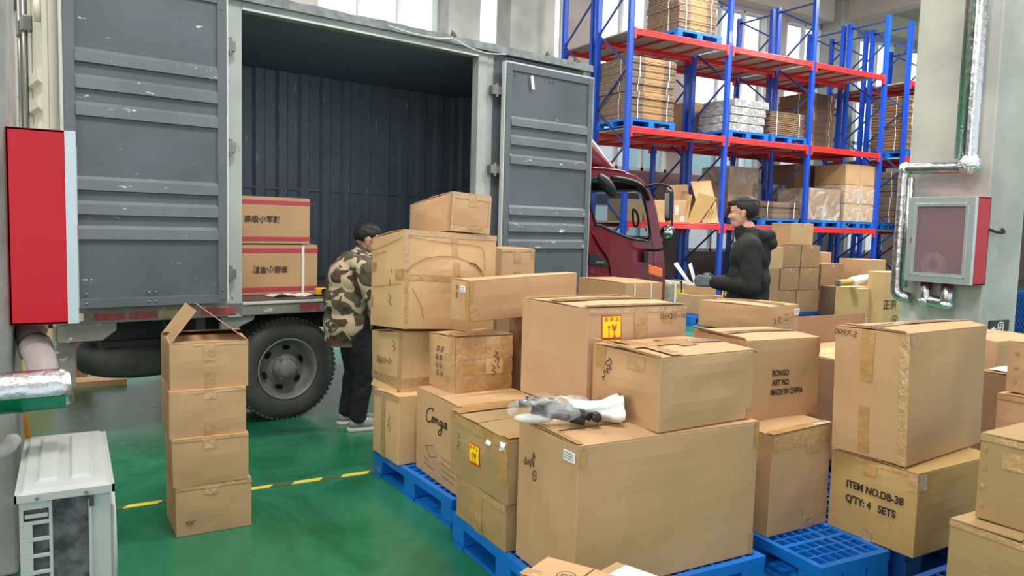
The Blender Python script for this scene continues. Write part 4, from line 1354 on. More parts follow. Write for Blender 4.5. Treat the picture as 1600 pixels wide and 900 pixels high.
# open carton behind the 0097-2 one
c = Carton(3.92, 2.74, 0.15, 0.0, 0.98, 0.70, 0.60, None, 'brown', label='open carton with raised back flap between the BONGO and 0097-2 cartons', flaps=None, n=5)
flap(c, (0.0, c.d, c.h), (c.w, c.d, c.h), (0, 0.02, 0.19), 'raised_flap', 0.005)
MB().box(0.01, c.w - 0.01, 0.01, c.d * 0.5, c.h + 0.001, c.h + 0.006).build('flap', CB['pale'], c.root)
MB().box(0.01, c.w - 0.01, c.d * 0.51, c.d - 0.01, c.h + 0.001, c.h + 0.006).build('flap', CB['pale'], c.root)
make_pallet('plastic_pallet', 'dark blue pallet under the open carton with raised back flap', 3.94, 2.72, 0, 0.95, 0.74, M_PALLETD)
# two small cartons at the very front
c = Carton(1.248 - 0.892 * 0.28 + 0.452 * 0.32, 1.898 - 0.452 * 0.28 - 0.892 * 0.32, 0, R(26.9), 0.28, 0.32, 0.49, None, 'tan', label='carton lid with circled handwritten 2 poking up at the bottom edge of the photo', n=5)
c.seam = 'd'
c.text('②', 'T', 0.62, 0.60, 0.07, 0.3, M_PEN, name='handwriting')
c.strokes('T', [[(0.30, 0.42), (0.33, 0.60), (0.36, 0.42)], [(0.42, 0.44), (0.44, 0.62)], [(0.40, 0.52), (0.50, 0.60)]], 0.005)
c.tape('T', 0.42, 0, 0.58, 1, True)
c = Carton(1.43, 1.62, 0, R(18), 0.26, 0.30, 0.37, None, 'tan', label='small carton with white shipping paper on its lid at the bottom edge', n=5)
c.patch('shipping_label', M_WHITE, 'T', 0.25, 0.2, 0.95, 0.85)

# ------------------------------------------------------------------ truck (local x = along the side towards the cab, y = across, away from the camera)
TR = empty('box_truck', 'maroon cab box truck with dark cargo box and open grey side doors', 'truck', (1.04, 5.595, 0), 0.159)
S0, S1, DEP = -1.14, 3.32, 2.15
# cargo box outer shell
m = MB()
m.box(S0, -1.06, 0.0, 0.06, 0.80, 2.98)                       # rear corner post
m.box(3.24, S1, 0.0, 0.06, 0.80, 2.98)
m.box(S0, S1, DEP - 0.05, DEP, 0.80, 2.98)                    # far side
m.box(S1 - 0.04, S1, 0.0, DEP, 0.80, 2.98)                    # front wall
m.build('cargo_box_shell', M_CREAM, TR)
MB().box(-1.06, -0.10, 0.0, 0.03, 0.915, 2.95).build('side_panel', M_DOORF, TR)
MB().box(2.17, 3.24, 0.0, 0.03, 0.915, 2.95).build('side_panel', M_DOORF, TR)
rf = MB().box(S0 - 0.01, S1 + 0.01, -0.03, DEP + 0.02, 2.985, 3.02)
rfo = rf.build('roof', M_RAIL, TR, bevel=0.005)
# ragged roof edge with torn seal
m = MB()
for k in range(90):
    x = S0 + (S1 - S0) * k / 90
    a = noise.noise(Vector((k * 0.37, 1, 2)))
    m.hexa([(x, -0.055, 2.955), (x + 0.052, -0.055, 2.955), (x + 0.052, -0.01, 2.955), (x, -0.01, 2.955), (x, -0.045, 3.02 + 0.014 * a), (x + 0.052, -0.045, 3.02 + 0.014 * noise.noise(Vector(((k + 1) * 0.37, 1, 2)))), (x + 0.052, 0.0, 3.03), (x, 0.0, 3.03)])
m.build('gutter', mat('weathered_gutter', (128, 136, 138), 0.6, var=0.4, vscale=14), rfo)
MB().tube(smoothen([(1.1, -0.07, 2.985), (1.3, -0.08, 2.96), (1.55, -0.075, 2.965), (1.7, -0.07, 2.985), (1.85, -0.085, 2.94), (2.05, -0.08, 2.925), (2.25, -0.07, 2.95)], 6), 0.006, 8).build('loose_seal', M_SEAL, rfo, smooth=True)
m = MB()
for x, sz in ((0.28, 0.05), (1.72, 0.04), (2.75, 0.035), (3.1, 0.05)):
    m.hexa([(x, -0.04, 3.02), (x + sz, -0.04, 3.02), (x + sz, 0, 3.02), (x, 0, 3.02), (x - 0.02, -0.05, 3.02 + sz), (x + sz * 0.4, -0.045, 3.02 + sz * 0.6), (x + sz, -0.01, 3.03), (x, 0, 3.03)])
m.build('torn_strip', mat('torn_rust', (120, 104, 96), 0.8), rfo)
# door frame of the side opening
m = MB().box(-0.10, 0.0, -0.02, 0.07, 0.80, 2.97).build('door_post', M_FRAME, TR, bevel=0.006)
MB().box(2.0, 2.10, -0.02, 0.07, 0.80, 2.94).build('door_post', M_FRAME, TR, bevel=0.006)
MB().box(2.105, 2.17, -0.01, 0.06, 0.80, 2.94).build('door_post', M_FRAME, TR, bevel=0.01)
MB().box(0.0, 2.0, -0.02, 0.07, 2.90, 2.985).build('top_rail', M_FRAME, TR, bevel=0.006)
MB().box(0.0, 2.0, -0.026, -0.018, 2.90, 2.914).build('top_rail_trim', M_SEAL, TR)
MB().box(S0, S1, -0.02, 0.08, 0.808, 0.905).build('lower_rail', M_RAIL, TR, bevel=0.006)
MB().box(0.0, 2.0, -0.03, -0.018, 0.885, 0.905).build('sill_strip', M_SEAL, TR, bevel=0.003)
m_refl = mat('faded_red_reflector', (170, 84, 84), 0.35, var=0.4, vscale=25)
for a, b in ((-0.93, -0.75), (-0.73, -0.56), (-0.28, -0.05), (0.42, 0.58), (0.62, 0.80), (1.3, 1.5)):
    MB().box(a, b, -0.0235, -0.02, 0.825, 0.872).build('reflector_strip', m_refl if a < 0.6 else mat('red_reflector', (190, 50, 66), 0.3), TR)
MB().box(-0.55, -0.36, -0.0235, -0.02, 0.825, 0.872).build('reflector_strip', mat('faded_yellow_reflector', (176, 168, 120), 0.4, var=0.3, vscale=20), TR)
# cargo floor, inner walls with vertical corrugation
MB().box(-1.1, 3.27, 0.0, 2.1, 0.86, 0.912).build('cargo_floor', M_BEDF, TR)
def corr(a, b, fixed, axis, z0=0.912, z1=2.93, pitch=0.23, dep=0.035, sgn=-1):
    P = []
    x = a
    while x < b - 0.01:
        for dx, dd in ((0.0, 0), (0.10, 0), (0.125, 1), (0.205, 1), (0.23, 0)):
            if x + dx <= b:
                P.append((x + dx, dd))
        x += pitch
    m = MB()
    prev = None
    for x, dd in P:
        f = fixed + sgn * dep * dd
        p = [(x, f, z0), (x, f, z1)] if axis == 'x' else [(f, x, z0), (f, x, z1)]
        v = [m.bm.verts.new(q) for q in p]
        if prev:
            m.bm.faces.new((prev[0], v[0], v[1], prev[1]))
        prev = v
    return m
corr(-1.1, 3.27, 2.06, 'x').build('inner_wall', M_INNER, TR, recalc=False, solid=0.003)
corr(0.0, 2.06, -1.06, 'y', sgn=1).build('inner_wall', M_INNER, TR, recalc=False, solid=0.003)
corr(0.0, 2.06, 3.23, 'y', sgn=-1).build('inner_wall', M_INNER, TR, recalc=False, solid=0.003)
MB().box(-1.1, 3.27, 0.03, 2.1, 2.935, 2.95).build('inner_ceiling', mat('pale_inner_ceiling', (128, 148, 172), 0.7), TR)
MB().box(-1.06, 3.24, 2.02, 2.05, 1.78, 1.80).build('lashing_strip', M_INNER, TR)

# rear wall with cream doors, ribs and lock rods
rd = MB().box(S0 - 0.03, S0, 0.02, DEP - 0.02, 0.86, 2.96).build('rear_door', M_CREAM, TR, bevel=0.004)
for z in (2.28, 2.12, 1.96, 1.5, 1.34, 1.18):
    MB().hexa([(S0 - 0.055, 0.05, z), (S0 - 0.03, 0.04, z - 0.02), (S0 - 0.03, 1.0, z - 0.02), (S0 - 0.055, 0.99, z), (S0 - 0.055, 0.05, z + 0.06), (S0 - 0.03, 0.04, z + 0.08), (S0 - 0.03, 1.0, z + 0.08), (S0 - 0.055, 0.99, z + 0.06)]).build('rib', M_CREAM, rd)
for y in (0.42, 0.62):
    MB().tube([(S0 - 0.07, y, 0.9), (S0 - 0.07, y, 2.92)], 0.017, 12).build('lock_rod', M_RODG, rd, smooth=True)
    for z in (1.0, 1.9, 2.62):
        MB().box(S0 - 0.09, S0 - 0.03, y - 0.035, y + 0.035, z, z + 0.10).build('rod_bracket', M_RODG, rd, bevel=0.008)
for z in (2.62, 1.8, 1.0):
    MB().tube([(S0 - 0.045, 0.06, z), (S0 - 0.045, 0.06, z + 0.15)], 0.02, 12).build('hinge', M_CREAM, rd, smooth=True)
MB().tube([(S0 - 0.09, 0.75, 2.96), (S0 - 0.02, 1.6, 2.96)], 0.06, 12).build('rear_canopy_tube', M_RODG, rd, smooth=True)


def side_door(x0, x1, z0, z1, y, ribs, name_lbl):
    d = MB().box(x0, x1, y - 0.045, y, z0, z1).build('side_door', M_DOOR, TR, bevel=0.004)
    d['label'] = name_lbl
    b = 0.06
    yy = y - 0.045
    for bx_ in ((x0, x0 + b, z0, z1), (x1 - b, x1, z0, z1), (x0 + b, x1 - b, z0, z0 + b), (x0 + b, x1 - b, z1 - b, z1)):
        MB().box(bx_[0], bx_[1], yy - 0.014, yy + 0.002, bx_[2], bx_[3]).build('border', M_DOORF, d, bevel=0.003)
    for z in ribs:
        h = 0.036
        MB().hexa([(x0 + b, yy - 0.022, z - h), (x1 - b, yy - 0.022, z - h), (x1 - b, yy, z - h - 0.004), (x0 + b, yy, z - h - 0.004),
                   (x0 + b, yy - 0.016, z + h * 0.75), (x1 - b, yy - 0.016, z + h * 0.75), (x1 - b, yy, z + h + 0.012), (x0 + b, yy, z + h + 0.012)]).build('rib', M_DOORR, d)
    # rivets
    for q, z in enumerate((z0 + 0.03, z0 + 0.09, z1 - 0.09)):
        for x in (x0 + 0.03, x0 + 0.10, (x0 + x1) / 2 - 0.02, (x0 + x1) / 2 + 0.02, x1 - 0.03):
            MB().lathe([(0.0, -0.022), (0.006, -0.021), (0.009, -0.012)], 8, 'y', (x, yy, z)).build('rivet', M_RODG, d, smooth=True)
    # seal
    t = 0.014
    for bx_ in ((x0 - t, x0, z0 - 0.002, z1 + t), (x1, x1 + t, z0 - 0.002, z1 + t), (x0 - t, x1 + t, z1, z1 + t)):
        MB().box(bx_[0], bx_[1], yy - 0.006, y - 0.004, bx_[2], bx_[3]).build('rubber_seal', M_SEAL, d, bevel=0.003)
    return d


ld = side_door(-1.085, -0.135, 0.915, 2.945, -0.055, (2.43, 2.275, 2.115, 1.672, 1.525, 1.375), 'left grey ribbed side door folded back against the box')
rd2 = side_door(2.225, 3.262, 0.915, 2.875, -0.065, (2.385, 2.225, 2.06, 1.62, 1.475, 1.325), 'right grey ribbed side door folded back towards the cab')
for z in (2.60, 1.93, 1.07):
    for x0, x1, dd in ((-0.13, -0.06, ld), (2.115, 2.225, rd2)):
        h = MB().box(x0, x0 + (x1 - x0) * 0.42, -0.075, -0.02, z, z + 0.075).box(x0 + (x1 - x0) * 0.58, x1, -0.075, -0.02, z + 0.004, z + 0.071)
        h.tube([((x0 + x1) / 2, -0.062, z - 0.02), ((x0 + x1) / 2, -0.062, z + 0.095)], 0.014, 10)
        h.build('hinge', M_RODG, dd, bevel=0.003)
MB().hexa([(2.50, -0.137, 2.68), (2.53, -0.137, 2.68), (2.53, -0.13, 2.68), (2.50, -0.13, 2.68), (2.48, -0.137, 2.79), (2.505, -0.137, 2.80), (2.505, -0.13, 2.80), (2.48, -0.13, 2.79)]).build('white_rag_scrap', M_WHITE, rd2)

# chassis, rear underrun, mud guard, spare wheel
MB().box(-1.0, 3.2, 0.62, 0.70, 0.60, 0.80).build('chassis_rail', M_DARK, TR)
MB().box(-1.0, 3.2, 1.45, 1.53, 0.60, 0.80).build('chassis_rail', M_DARK, TR)
for x in (-0.9, -0.3, 0.9, 1.6, 2.3, 3.0):
    MB().box(x, x + 0.06, 0.02, 2.12, 0.72, 0.808).build('cross_member', M_DARK, TR)
MB().box(-1.13, -1.02, 0.06, 0.14, 0.40, 0.83).build('rear_leg', M_RAIL, TR, bevel=0.004)
MB().prism([(-1.12, 0.82), (-0.80, 0.82), (-0.80, 0.76), (-0.88, 0.70), (-1.12, 0.70)], -0.01, 0.05).build('corner_bracket', M_RAIL, TR)
MB().box(-1.12, -1.04, 0.1, 2.0, 0.40, 0.50).build('underrun_bar', M_RAIL, TR)
lamp = MB().box(-1.03, -0.99, -0.06, -0.02, 0.83, 0.88).build('side_lamp', mat('lamp_lens', (240, 226, 196), 0.2), TR, bevel=0.008)
MB().box(-0.78, -0.20, 0.55, 1.3, 0.56, 0.60).build('spare_carrier', M_DARK, TR)
MB().prism([(-0.14, 0.805), (0.10, 0.805), (0.09, 0.775), (0.0, 0.735), (-0.05, 0.70), (-0.10, 0.60), (-0.14, 0.60)], 0.0, 0.04).build('mud_guard', M_RAIL, TR, bevel=0.003)
MB().tube([(-0.45, 0.35, 0.80), (-0.30, 0.36, 0.52), (-0.12, 0.34, 0.60)], 0.008, 8).build('guard_stay', M_RODG, TR, smooth=True)
MB().box(1.25, 2.0, 0.08, 0.5, 0.42, 0.76).build('fuel_tank', M_DARK, TR, bevel=0.04)
MB().tube([(0.37, 0.2, 0.38), (0.37, 1.95, 0.38)], 0.05, 12).build('rear_axle', M_DARK, TR, smooth=True)
MB().tube([(3.95, 0.3, 0.38), (3.95, 1.85, 0.38)], 0.04, 12).build('front_axle', M_DARK, TR, smooth=True)


def wheel(x, y, z, dish=1, axis='y'):
    """tyre > ; rim > hub, bolts. face towards -y"""
    wobj = bpy.data.objects.new('wheel', None)
    col.objects.link(wobj)
    wobj.parent = TR
    wobj.location = (x, y, z)
    Rr = 0.382
    prof = [(0.225, 0.01), (0.24, -0.005), (0.30, -0.012), (0.345, -0.004), (0.366, 0.015), (Rr, 0.032), (Rr, 0.178), (0.366, 0.195), (0.345, 0.214), (0.30, 0.222), (0.24, 0.215), (0.225, 0.2)]
    t = MB().lathe(prof, 64, 'y', closed=True).build('tyre', M_TYRE, wobj, smooth=True)
    tr_ = MB()
    for k in range(60):
        a = 2 * PI * k / 60
        for y0, y1, da in ((0.012, 0.075, 0.0), (0.08, 0.13, 0.5), (0.135, 0.198, 0.0)):
            aa = a + da * 2 * PI / 60
            ca, sa = math.cos(aa), math.sin(aa)
            tx, tz = -sa, ca
            r0, r1 = Rr - 0.012, Rr + 0.006
            if y0 < 0.02: pass
            q = 0.013
            P = []
            for rr in (r0, r1):
                for (tt, yy) in ((-q, y0), (q, y0), (q, y1), (-q, y1)):
                    P.append((rr * ca + tx * tt, yy, rr * sa + tz * tt))
            tr_.hexa(P)
    tr_.build('tread', M_TYRE, t)
    rim = MB().lathe([(0.226, 0.004), (0.232, -0.004), (0.222, -0.006), (0.212, 0.012), (0.205, 0.05), (0.195, 0.105), (0.165, 0.118), (0.12, 0.092), (0.105, 0.075), (0.0, 0.072)], 48, 'y')
    ro = rim.build('rim', M_RIM, wobj, smooth=True)
    for k in range(6):
        a = 2 * PI * k / 6 + 0.35
        m = MB().lathe([(0.0, 0.0), (1.0, 0.0), (1.0, 0.006)], 20, 'y')
        for v in m.bm.verts:
            v.co = Vector((v.co.x * 0.018, v.co.y - 0.004, v.co.z * 0.030))
        o = m.build('hand_hole', mat('black_gap', (8, 8, 9), 0.9), ro)
        o.location = (0.150 * math.cos(a), 0.1, 0.150 * math.sin(a))
        o.rotation_euler = (0, -a + PI / 2 + PI / 2, 0)
    hub = MB().lathe([(0.098, 0.075), (0.095, 0.045), (0.070, 0.035), (0.066, -0.01), (0.055, -0.022), (0.0, -0.024)], 32, 'y').build('hub', M_RIM, ro, smooth=True)
    for k in range(6):
        a = 2 * PI * k / 6
        MB().lathe([(0.0, 0.018), (0.013, 0.018), (0.013, 0.05), (0.017, 0.055)], 6, 'y', (0.083 * math.cos(a), 0, 0.083 * math.sin(a))).build('wheel_nut', M_RIM, ro)
    return wobj


wheel(0.37, 0.06, 0.382)
wi = MB().lathe([(0.225, 0.01), (0.30, -0.012), (0.366, 0.015), (0.382, 0.032), (0.382, 0.178), (0.366, 0.195), (0.30, 0.222), (0.225, 0.2)], 56, 'y', closed=True).build('inner_tyre', M_TYRE, TR, loc=(0.37, 0.33, 0.382), smooth=True)
MB().lathe([(0.225, 0.0), (0.21, 0.1), (0.06, 0.1)], 32, 'y').build('inner_rim', M_RIM, TR, loc=(0.37, 0.33, 0.382), smooth=True)
for x, y in ((0.37, 1.88), (3.95, 0.16), (3.95, 1.86)):
    MB().lathe([(0.225, 0.01), (0.30, -0.012), (0.366, 0.015), (0.38, 0.032), (0.38, 0.178), (0.366, 0.195), (0.30, 0.222), (0.225, 0.2), (0.05, 0.12)], 48, 'y').build('plain_wheel', M_TYRE, TR, loc=(x, y, 0.382), smooth=True)
MB().lathe([(0.225, 0.01), (0.30, -0.012), (0.366, 0.015), (0.38, 0.032), (0.38, 0.178), (0.366, 0.195), (0.30, 0.222), (0.225, 0.2)], 56, 'z', closed=True).build('spare_tyre', M_TYRE, TR, loc=(-0.50, 0.85, 0.34), smooth=True)

# ---- cab
CY0, CY1 = 0.08, 2.02
outline = [(3.43, 0.50), (3.43, 2.055), (3.80, 2.062), (3.95, 2.055), (4.12, 2.03), (4.25, 1.975), (4.33, 1.90), (4.42, 1.78), (4.51, 1.55), (4.585, 1.31), (4.64, 1.05), (4.655, 0.85), (4.64, 0.62), (4.60, 0.50)]
win = [(3.46, 1.965), (4.05, 1.955), (4.15, 1.915), (4.235, 1.83), (4.32, 1.62), (4.375, 1.38), (4.20, 1.375), (4.04, 1.395), (3.80, 1.455), (3.62, 1.515), (3.535, 1.55)]


def side_skin(y, name='side_skin'):
    m = MB()
    bm = m.bm
    inset = 0.0
    oo = [bm.verts.new((x, y, z)) for x, z in outline]
    ii = [bm.verts.new((x, y, z)) for x, z in win]
    ed = []
    for L in (oo, ii):
        for k in range(len(L)):
            ed.append(bm.edges.new((L[k], L[(k + 1) % len(L)])))
    bmesh.ops.triangle_fill(bm, use_beauty=True, use_dissolve=False, edges=ed)
    # drop faces inside the window opening
    def inside(px, pz, poly):
        c_ = False
        for k in range(len(poly)):
            (x1, z1), (x2, z2) = poly[k], poly[k - 1]
            if (z1 > pz) != (z2 > pz) and px < (x2 - x1) * (pz - z1) / (z2 - z1) + x1:
                c_ = not c_
        return c_
    dead = [f for f in bm.faces if inside(f.calc_center_median().x, f.calc_center_median().z, win)]
    bmesh.ops.delete(bm, geom=dead, context='FACES_ONLY')
    return m


cab = bpy.data.objects.new('cab', None)
col.objects.link(cab)
cab.parent = TR
cab['label'] = 'maroon truck cab'
for y, nm in ((CY0, 'near'), (CY1, 'far')):
    s = side_skin(y).build('side_skin', M_MAROON, cab, solid=0.012)
    # door shut lines, black window rubber
    g = MB()
    P = smoothen([(x, y - (0.009 if nm == 'near' else -0.009), z) for x, z in win], 3, closed=True)
    g.tube(P, 0.013, 6, closed=True)
    g.build('window_rubber', M_BLACK, s, smooth=True)
    MB().prism([(x, z) for x, z in win], y - 0.002, y + 0.002).build('window_glass', M_CABGL, s)
    if nm == 'near':
        for ln_ in ([(3.47, 2.0), (3.45, 1.5), (3.45, 0.62)], [(4.41, 1.36), (4.44, 1.2), (4.46, 0.9), (4.42, 0.62)]):
            MB().tube(smoothen([(x, y - 0.007, z) for x, z in ln_], 5), 0.003, 5).build('door_gap', M_BLACK, s)
        MB().tube(smoothen([(3.50, y - 0.010, 1.45), (3.62, y - 0.020, 1.30), (3.74, y - 0.016, 1.18), (3.80, y - 0.010, 1.0)], 6), [0.004, *([0.012] * 17), 0.004][:19], 8).build('door_crease', M_MAROON, s, smooth=True)
        h = MB().prism([(3.47, 1.235), (3.57, 1.235), (3.72, 1.15), (3.76, 1.12), (3.72, 1.10), (3.47, 1.12)], y - 0.022, y - 0.006)
        ho = h.build('door_handle', M_BLACK, s, bevel=0.008)
        MB().box(3.56, 3.68, y - 0.034, y - 0.022, 1.135, 1.155).build('handle_grip', M_CHROME, ho, bevel=0.004)
        MB().lathe([(0.0, -0.02), (0.012, -0.02), (0.014, -0.006)], 14, 'y', (3.52, y, 1.05)).build('key_lock', M_CHROME, s)
# wrap-round strips between the two sides
def strip(P, y0, y1, material, name, bulge=0.0, solid=0.012, par=cab):
    m = MB()
    n = 12
    rows = []
    for x, z in P:
        rows.append([m.bm.verts.new((x + bulge * (1 - (2 * k / n - 1) ** 4), y0 + (y1 - y0) * k / n, z)) for k in range(n + 1)])
    for a, b in zip(rows, rows[1:]):
        for k in range(n):
            m.bm.faces.new((a[k], a[k + 1], b[k + 1], b[k]))
    return m.build(name, material, par, smooth=True, solid=solid, recalc=False)


strip(smoothen([(x, z) for x, z in outline[1:7]], 3), CY0, CY1, M_MAROON, 'roof_panel')
strip(smoothen([(x, z) for x, z in outline[6:11]], 3)[:10], CY0 + 0.06, CY1 - 0.06, M_CABGL, 'windscreen', 0.05, 0.004)
strip(smoothen([(x, z) for x, z in outline[9:]], 3), CY0, CY1, M_MAROON, 'front_panel', 0.05)
strip([(3.43, 0.5), (3.43, 1.2), (3.43, 2.055)], CY0, CY1, M_MAROON, 'back_panel')
strip([(4.60, 0.50), (3.43, 0.50)], CY0, CY1, M_BLACK, 'floor_pan')
for y in (CY0 + 0.0, CY1 - 0.06):
    strip(smoothen([(x, z) for x, z in outline[6:10]], 3), y, y + 0.06, M_BLACK, 'windscreen_pillar')
MB().box(4.56, 4.70, 0.10, 2.0, 0.32, 0.58).build('bumper', M_MAROON, cab, bevel=0.03)
# roof fairing
fp = smoothen([(3.43, 2.535), (3.52, 2.485), (3.62, 2.41), (3.78, 2.28), (3.90, 2.17), (3.96, 2.08), (3.965, 2.055)], 4)
m = MB()
def fair(u, v):
    i = u * (len(fp) - 1)
    a = fp[int(min(len(fp) - 2, i))]
    b_ = fp[int(min(len(fp) - 2, i)) + 1]
    t = i - int(min(len(fp) - 2, i))
    x, z = a[0] + (b_[0] - a[0]) * t, a[1] + (b_[1] - a[1]) * t
    e = abs(2 * v - 1)
    hz = 2.055 + (z - 2.055) * (1 if e < 0.8 else 1 - ((e - 0.8) / 0.2) ** 3 * 0.999)
    if e < 0.8:
        y = CY0 + 0.09 + (CY1 - CY0 - 0.18) * v
    else:
        y = (CY0 + CY1) / 2 + (1 if v > 0.5 else -1) * ((CY1 - CY0 - 0.18) / 2 * 0.8 + (CY1 - CY0 - 0.18) / 2 * 0.2 * ((e - 0.8) / 0.2) ** 0.6)
    return (x, y, hz)
m.grid(fair, len(fp) - 1, 44)
m.build('roof_fairing', M_MAROON, cab, smooth=True, solid=0.01)
MB().box(3.43, 3.44, CY0 + 0.2, CY1 - 0.2, 2.06, 2.42).build('fairing_back', M_MAROON, cab)
MB().tube(smoothen([(3.45, CY0 - 0.005, 2.07), (3.72, CY0 - 0.008, 2.075), (3.95, CY0 - 0.005, 2.065)], 4), 0.012, 8).build('roof_gutter', M_MAROON, cab, smooth=True)
MB().tube(smoothen([(3.74, CY0 - 0.03, 2.00), (3.95, CY0 - 0.035, 1.985), (4.12, CY0 - 0.035, 1.955), (4.24, CY0 - 0.03, 1.89), (4.32, CY0 - 0.02, 1.79)], 6), [0.012] + [0.020] * 23 + [0.012], 8).build('wind_deflector', M_BLACK, cab, smooth=True)
# interior
seat = MB().box(3.50, 3.95, 0.25, 0.85, 0.75, 1.15).box(3.46, 3.60, 0.25, 0.85, 1.1, 1.62).build('seat', mat('seat_cloth', (60, 62, 66), 0.9), cab, bevel=0.03)
MB().box(3.50, 3.95, 1.0, 1.9, 0.75, 1.15).box(3.46, 3.60, 1.1, 1.75, 1.1, 1.62).build('seat', mat('seat_cloth', (60, 62, 66), 0.9), cab, bevel=0.03)
MB().hexa([(4.15, 0.14, 0.8), (4.55, 0.14, 0.8), (4.55, 1.96, 0.8), (4.15, 1.96, 0.8), (4.22, 0.14, 1.34), (4.46, 0.14, 1.42), (4.46, 1.96, 1.42), (4.22, 1.96, 1.34)]).build('dashboard', M_BLACK, cab, bevel=0.02)
MB().tube([(4.02 + 0.09 * math.sin(t), 1.45 + 0.19 * math.cos(t), 1.40 + 0.17 * math.sin(t)) for t in [2 * PI * k / 32 for k in range(32)]], 0.015, 8, closed=True).build('steering_wheel', M_BLACK, cab, smooth=True)
MB().tube(smoothen([(4.20, 0.17, 1.69), (4.255, 0.17, 1.66), (4.29, 0.17, 1.58), (4.27, 0.17, 1.52), (4.22, 0.17, 1.53), (4.20, 0.17, 1.62)], 4, True), 0.012, 8, closed=True).build('grab_handle', M_BLACK, cab, smooth=True)
# mirrors on the near side
mr = MB().tube(smoothen([(4.28, CY0 - 0.01, 1.93), (4.30, CY0 - 0.10, 1.955), (4.33, CY0 - 0.2, 1.95), (4.385, CY0 - 0.26, 1.90), (4.395, CY0 - 0.27, 1.72), (4.395, CY0 - 0.27, 1.50), (4.37, CY0 - 0.26, 1.33), (4.33, CY0 - 0.16, 1.275), (4.32, CY0 - 0.01, 1.27)], 5), 0.013, 10).build('mirror_arm', M_BLACK, cab, smooth=True)
m = MB().box(-0.045, 0.045, -0.035, 0.035, -0.16, 0.16).build('mirror_housing', M_BLACK, mr, loc=(4.335, CY0 - 0.27, 1.74), rot=(0, R(-4), R(20)), bevel=0.03, seg=4)
MB().box(-0.052, -0.047, -0.024, 0.024, -0.13, 0.13).build('mirror_glass', M_CHROME, mr, loc=(4.335, CY0 - 0.27, 1.74), rot=(0, R(-4), R(20)))
MB().lathe([(0.0, -0.05), (0.06, -0.045), (0.08, 0.0), (0.075, 0.03), (0.0, 0.045)], 24, 'x').build('round_mirror', M_BLACK, mr, loc=(4.36, CY0 - 0.25, 1.46), rot=(0, 0, R(30)), smooth=True)
MB().lathe([(0.0, 0.0), (0.064, 0.0), (0.060, -0.01), (0, -0.012)], 24, 'x').build('round_mirror_glass', M_CHROME, mr, loc=(4.32, CY0 - 0.272, 1.46), rot=(0, 0, R(30)), smooth=True)
MB().box(-0.03, 0.03, -0.03, 0.03, -0.06, 0.06).build('arm_foot', M_BLACK, mr, loc=(4.27, CY0 - 0.03, 1.20), bevel=0.012)
m = MB().ball((0, 0, 0), (0.165, 0.05, 0.062), 20, 12).build('kerb_mirror', M_BLACK, cab, loc=(3.60, CY0 - 0.10, 1.905), rot=(0, R(38), 0), smooth=True)
# indicator lamp at the front corner
m = MB().hexa([(4.37, CY0 - 0.012, 1.015), (4.60, CY0 - 0.012, 0.965), (4.60, CY0 + 0.03, 0.965), (4.37, CY0 + 0.03, 1.015), (4.37, CY0 - 0.012, 1.115), (4.60, CY0 - 0.012, 1.07), (4.60, CY0 + 0.03, 1.07), (4.37, CY0 + 0.03, 1.115)])
m.build('indicator_lamp', M_ORANGE, cab, bevel=0.015, seg=3)
MB().box(3.95, 4.64, CY0 - 0.004, CY0 + 0.01, 0.50, 0.60).build('lower_skirt', M_BLACK, cab)

# ---- things in the cargo box
def in_truck(s, t, z):
    v = Matrix.Rotation(0.159, 3, 'Z') @ Vector((s, t, 0))
    return 1.04 + v.x, 5.595 + v.y, z


def band_box(s, t, z, w_, d_, h_, label, flip, strap):
    x, y, z = in_truck(s, t, z)
    c = Carton(x, y, z, 0.159, w_, d_, h_, None, 'tan', label=label, n=5, bulge=0.004, name='drum_carton')
    for a, b in ((0.06, 0.15), (0.85, 0.94)):
        if flip: pass
        p = c.patch('printed_band', M_RSTR, 'F', 0.0, a, 1.0, b, nu=6, nv=2, off=0.002, wr=0)
        c.patch('printed_band', M_RSTR, 'L', 0.0, a, 1.0, b, nu=6, nv=2, off=0.002, wr=0)
    u = 0.40 if not flip else 0.45
    c.text('高级小军鼓', 'F', u, 0.52, 0.056, PI if flip else 0, M_INK, bold=0.018)
    if strap:
        c.patch('strap', M_STRAP, 'F', 0.81, 0, 0.84, 1.0, nu=1, off=0.005)
        c.patch('strap', M_STRAP, 'T', 0.81, 0, 0.84, 1.0, nu=1, off=0.005)
    return c


band_box(0.03, 0.35, 0.914, 0.70, 0.42, 0.375, 'carton with red bands and upside-down characters on the truck bed, tied with a white strap', True, True)
band_box(0.03, 0.35, 1.302, 0.635, 0.42, 0.35, 'carton with red bands and upright characters on top of the strapped one in the truck', False, False)
x, y, z = in_truck(0.30, 0.13, 0.913)
o = MB().grid(lambda u, v: (-0.02 + 0.34 * u, 0.15 * v, 0.004 + 0.012 * math.sin(7 * u) * (1 - v) + 0.008 * abs(math.sin(9 * u))), 14, 5).build('crumpled_paper', M_WHITE, loc=(x, y, z), rot=(0, 0, 0.2), solid=0.001)
tag(o, 'crumpled white paper lying on the truck bed', 'paper')
x, y, z = in_truck(0.66, 0.14, 0.912)
tp = empty('tape_measure', 'small yellow and black tape measure on the edge of the truck bed', 'tape measure', (x, y, z), 0.2)
MB().box(-0.045, 0.045, -0.02, 0.02, 0.0, 0.062).build('case', M_YEL, tp, bevel=0.012, seg=3)
MB().lathe([(0.0, -0.026), (0.02, -0.026), (0.022, -0.02)], 20, 'y', (0.018, 0, 0.034)).build('hub_disc', M_BLACK, tp)
MB().box(-0.045, 0.03, -0.021, 0.021, 0.0, 0.014).build('base_grip', M_BLACK, tp, bevel=0.003)

